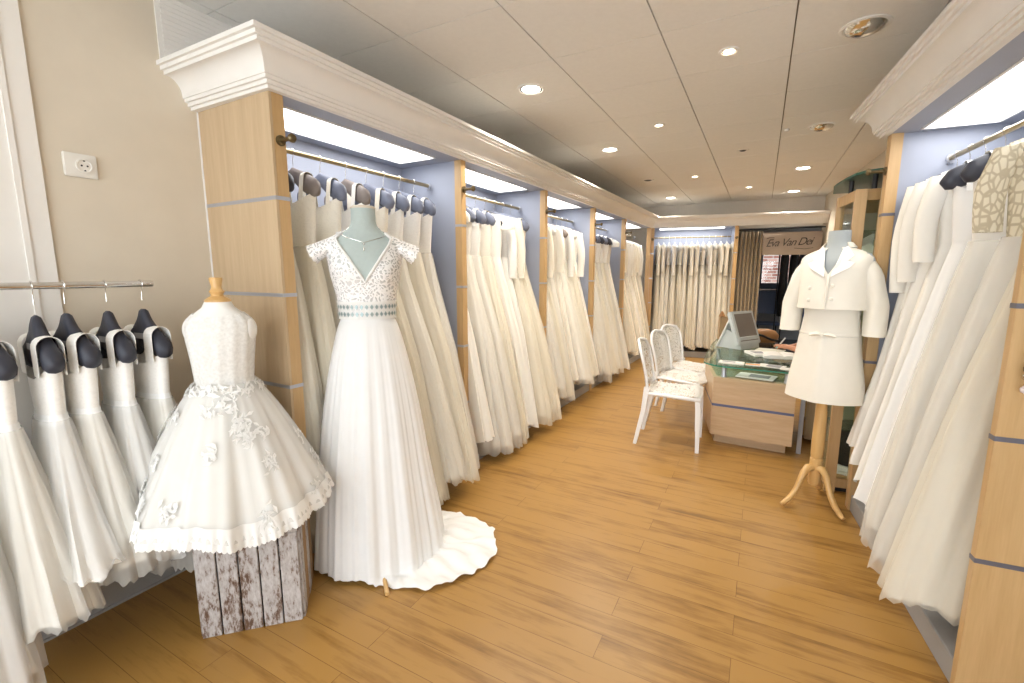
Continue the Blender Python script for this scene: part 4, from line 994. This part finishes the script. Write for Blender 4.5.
tc = bpy.data.curves.new('script_lettering', 'FONT'); tc.body = 'Eva Van Dei'; tc.size = .17; tc.shear = .45; tc.extrude = .001; tc.space_character = .85
to = bpy.data.objects.new('script_lettering', tc); C.objects.link(to); to.data.materials.append(BLACK)
bpy.context.view_layer.update(); dg = bpy.context.evaluated_depsgraph_get(); me = bpy.data.meshes.new_from_object(to.evaluated_get(dg)); bpy.data.objects.remove(to)
to = bpy.data.objects.new('script_lettering', me); C.objects.link(to); to.parent = ban; to.location = (.05, -.002, 1.87); to.rotation_euler = (R(90), R(-2), 0); to.scale = (.92, 1, 1)
bm = B(); tube(bm, [(.06, -.003, 2.0), (.10, -.003, 2.015), (.17, -.003, 2.012)], .006, 6); tube(bm, [(.46, -.003, 1.84), (.60, -.003, 1.825), (.72, -.003, 1.84)], .004, 6); part('flourish', bm, BLACK, ban, 50)
bc = thing('visitor_chair', 'dark blue-grey upholstered chair with steel frame in the back room', 'chair', (.16, 10.45, 0), R(10))
bm = B(); box(bm, -.22, .22, .18, .22, .62, 1.08, bev=.015); part('backrest', bm, DBLUE, bc); bm = B(); box(bm, -.22, .22, -.2, .2, .42, .47, bev=.015); part('seat', bm, DBLUE, bc)
bm = B(); tube(bm, [(-.235, .2, .47), (-.235, .21, 1.07), (-.2, .21, 1.10), (.2, .21, 1.10), (.235, .21, 1.07), (.235, .2, .47)], .012, 8); part('back_frame', bm, SILVER, bc, 40)
bm = B(); tube(bm, [(-.23, .2, .80), (.23, .2, .80)], .01, 8); part('crossbar', bm, SILVER, bc, 40)
for x in (-.2, .2):
    for y in (-.18, .2): bm = B(); tube(bm, [(x, y, .44), (x, y*1.05, 0)], .014, 8); part('leg', bm, BLACK, bc, 40)
gr = thing('garment_rack', 'black garment rail in the back room behind the suit form', 'rack', (.25, 10.0, 0))
bm = B(); tube(bm, [(0, 0, 1.92), (1.3, 0, 1.92)], .012, 8); part('bar', bm, BLACK, gr, 40)
for x in (0.02, 1.28): bm = B(); tube(bm, [(x, 0, 1.92), (x, 0, .02)], .012, 8); tube(bm, [(x, -.2, .015), (x, .2, .015)], .014, 8); part('upright', bm, BLACK, gr, 40)
for k in range(7):
    x = .36+k*.15; M = put(x, 10.0, 1.92, R(-90+k*3))
    t = thing('dark_suit', 'dark suit hanging on the back room rail, %s from the left' % ['first', 'second', 'third', 'fourth', 'fifth', 'sixth', 'seventh'][k], 'suit', group='dark suits in the back room'); t.matrix_world = M
    bm = B(); loft(bm, [ell(0, 0, a, b, z, 24, .8, lambda th, z: .006*math.sin(7*th+k)) for a, b, z in ((.04, .03, -.09), (.17, .05, -.13), (.22, .065, -.2), (.20, .065, -.5), (.22, .07, -.85), (.20, .06, -1.28))]); part('jacket', bm, DBLUE if k in (2, 4) else BLACKF, t, 60)
    bm = B(); tube(bm, [(.014*math.cos(R(a)), 0, .014*math.sin(R(a))+.002) for a in range(170, -60, -30)]+[(0, 0, -.09)], .002, 5); part('hook', bm, CHROME, t)
# second small ruffled top seen between suit and back room
rt2 = thing('ruffled_shrug', 'cream ruffled shrug hanging on a peg behind the ivory suit', 'shrug', (.315, 4.40, 0))

# ------------------------------------------------------------------ socket
so = thing('wall_socket', 'white power socket on the cream wall beside the first wardrobe', 'socket', (-2.41, .862, 1.868))
bm = B(); box(bm, 0, .012, -.062, .042, -.045, .045, bev=.003); part('cover_plate', bm, SOCK, so)
bm = B(); lathe(bm, [(.027, .0), (.027, .006), (.022, .006), (.020, .003)], 24, M=Matrix.Translation((.012, .0, 0)) @ Matrix.Rotation(R(90), 4, 'Y')); ins = part('socket_insert', bm, SOCK, so, 40)
bm = B()
for y, z in ((-.009, 0), (.009, 0), (0, .019), (0, -.019)): lathe(bm, [(.0035, 0), (.0035, .0015)], 8, M=Matrix.Translation((.0148, y, z)) @ Matrix.Rotation(R(90), 4, 'Y'))
part('contacts', bm, BLACK, ins)

# ------------------------------------------------------------------ ceiling lights
LT = [(-1.442, 2.932, .075, 2, 'large lit downlight nearest the left cornice'), (-1.417, 4.67, .075, 2, 'large lit downlight, second along the left cornice'), (-1.413, 6.395, .055, 0, 'small dark eyeball spot over the left side'),
      (-1.40, 8.05, .075, 2, 'large lit downlight, farthest along the left cornice'), (-.247, 2.977, .035, 1, 'small warm spot nearest the camera in mid ceiling'), (-.839, 4.114, .032, 1, 'small warm spot in the middle of the ceiling, left of centre'),
      (-.838, 6.45, .035, 1, 'small lit spot farther back, left of centre'), (-.254, 5.32, .035, 0, 'small unlit spot in mid ceiling'), (-.251, 7.59, .035, 1, 'small lit spot at the far end of mid ceiling'),
      (.363, 3.013, .09, 0, 'large unlit mirrored downlight nearest the right cornice'), (.354, 4.788, .085, 0, 'large unlit mirrored downlight, second on the right'), (.335, 6.54, .08, 2, 'large lit downlight, third on the right'), (.336, 8.28, .08, 2, 'large lit downlight, farthest on the right')]
for x, y, r_, lit, lab in LT:
    t = thing('downlight', lab, 'ceiling light', (x, y, CH), 0, 'recessed ceiling lights')
    bm = B(); lathe(bm, [(r_+.018, 0.001), (r_+.018, -.005), (r_+.004, -.008), (r_, -.004), (r_, .001)], 32, cap=False); part('trim_ring', bm, WHITE, t, 40)
    bm = B()
    if lit == 0 and r_ < .06: lathe(bm, [(r_, -.003), (r_*.6, -.012), (0, -.014)], 24, cap=False); part('lens', bm, BLACK, t, 40)
    elif lit == 0: lathe(bm, [(r_, -.002), (r_*.9, -.018), (r_*.6, -.032), (r_*.25, -.038), (.0, -.039)], 32, cap=False); part('reflector', bm, CHROME, t, 60)
    else:
        lathe(bm, [(r_, -.004), (r_*.82, -.003)], 28, cap=False); part('reflector', bm, CHROME, t, 60)
        bm = B(); lathe(bm, [(r_*.82, -.0035), (r_*.5, -.006), (0, -.007)], 28, cap=False); part('lamp', bm, LAMPW if lit == 1 else LAMPC, t, 60)
        l = bpy.data.lights.new('downlight_lamp', 'SPOT'); l.energy = 95 if lit == 2 else 52; l.spot_size = R(135); l.spot_blend = .8; l.shadow_soft_size = r_*.7; l.color = (1, .89, .72) if lit == 1 else (1, .93, .82)
        lo = bpy.data.objects.new('downlight_lamp', l); C.objects.link(lo); lo.location = (0, 0, -.02); lo.parent = t
bm = B(); lathe(bm, [(.02, CH+.001), (.02, CH-.012), (.012, CH-.018), (0, CH-.018)], 14, (.10, 4.75), cap=False); tag(part('smoke_detector', bm, WHITE, None, 40), 'tiny white sensor dome on the ceiling among the downlights', 'sensor')

# ------------------------------------------------------------------ daylight
W = bpy.data.worlds.new('World'); S.world = W; W.use_nodes = True
W.node_tree.nodes['Background'].inputs[0].default_value = (.88, .945, 1, 1); W.node_tree.nodes['Background'].inputs[1].default_value = 5.6
pl = bpy.data.lights.new('shop_window_portal', 'AREA'); pl.shape = 'RECTANGLE'; pl.size = 3.5; pl.size_y = 2.25; pl.cycles.is_portal = True
po = bpy.data.objects.new('shop_window_portal', pl); C.objects.link(po); po.location = (-.45, -1.79, 1.375); po.rotation_euler = (R(90), 0, PI)

# ------------------------------------------------------------------ camera
F = 457.; P = math.atan(69/F); YAW = math.atan(250/(F/math.cos(P)))
cam = bpy.data.cameras.new('camera'); co = bpy.data.objects.new('camera', cam); C.objects.link(co)
cam.sensor_width = 36; cam.lens = F*36/1024; cam.clip_start = .05; co.location = (0, 0, 1.45)
co.rotation_euler = Euler((R(90)-P, 0, YAW), 'XYZ'); S.camera = co
bpy.data.objects.remove(rt2)
S.view_settings.view_transform = 'Standard'; S.view_settings.look = 'None'; S.view_settings.gamma = 1; S.view_settings.use_curve_mapping = False
S.view_settings.exposure = -0.12
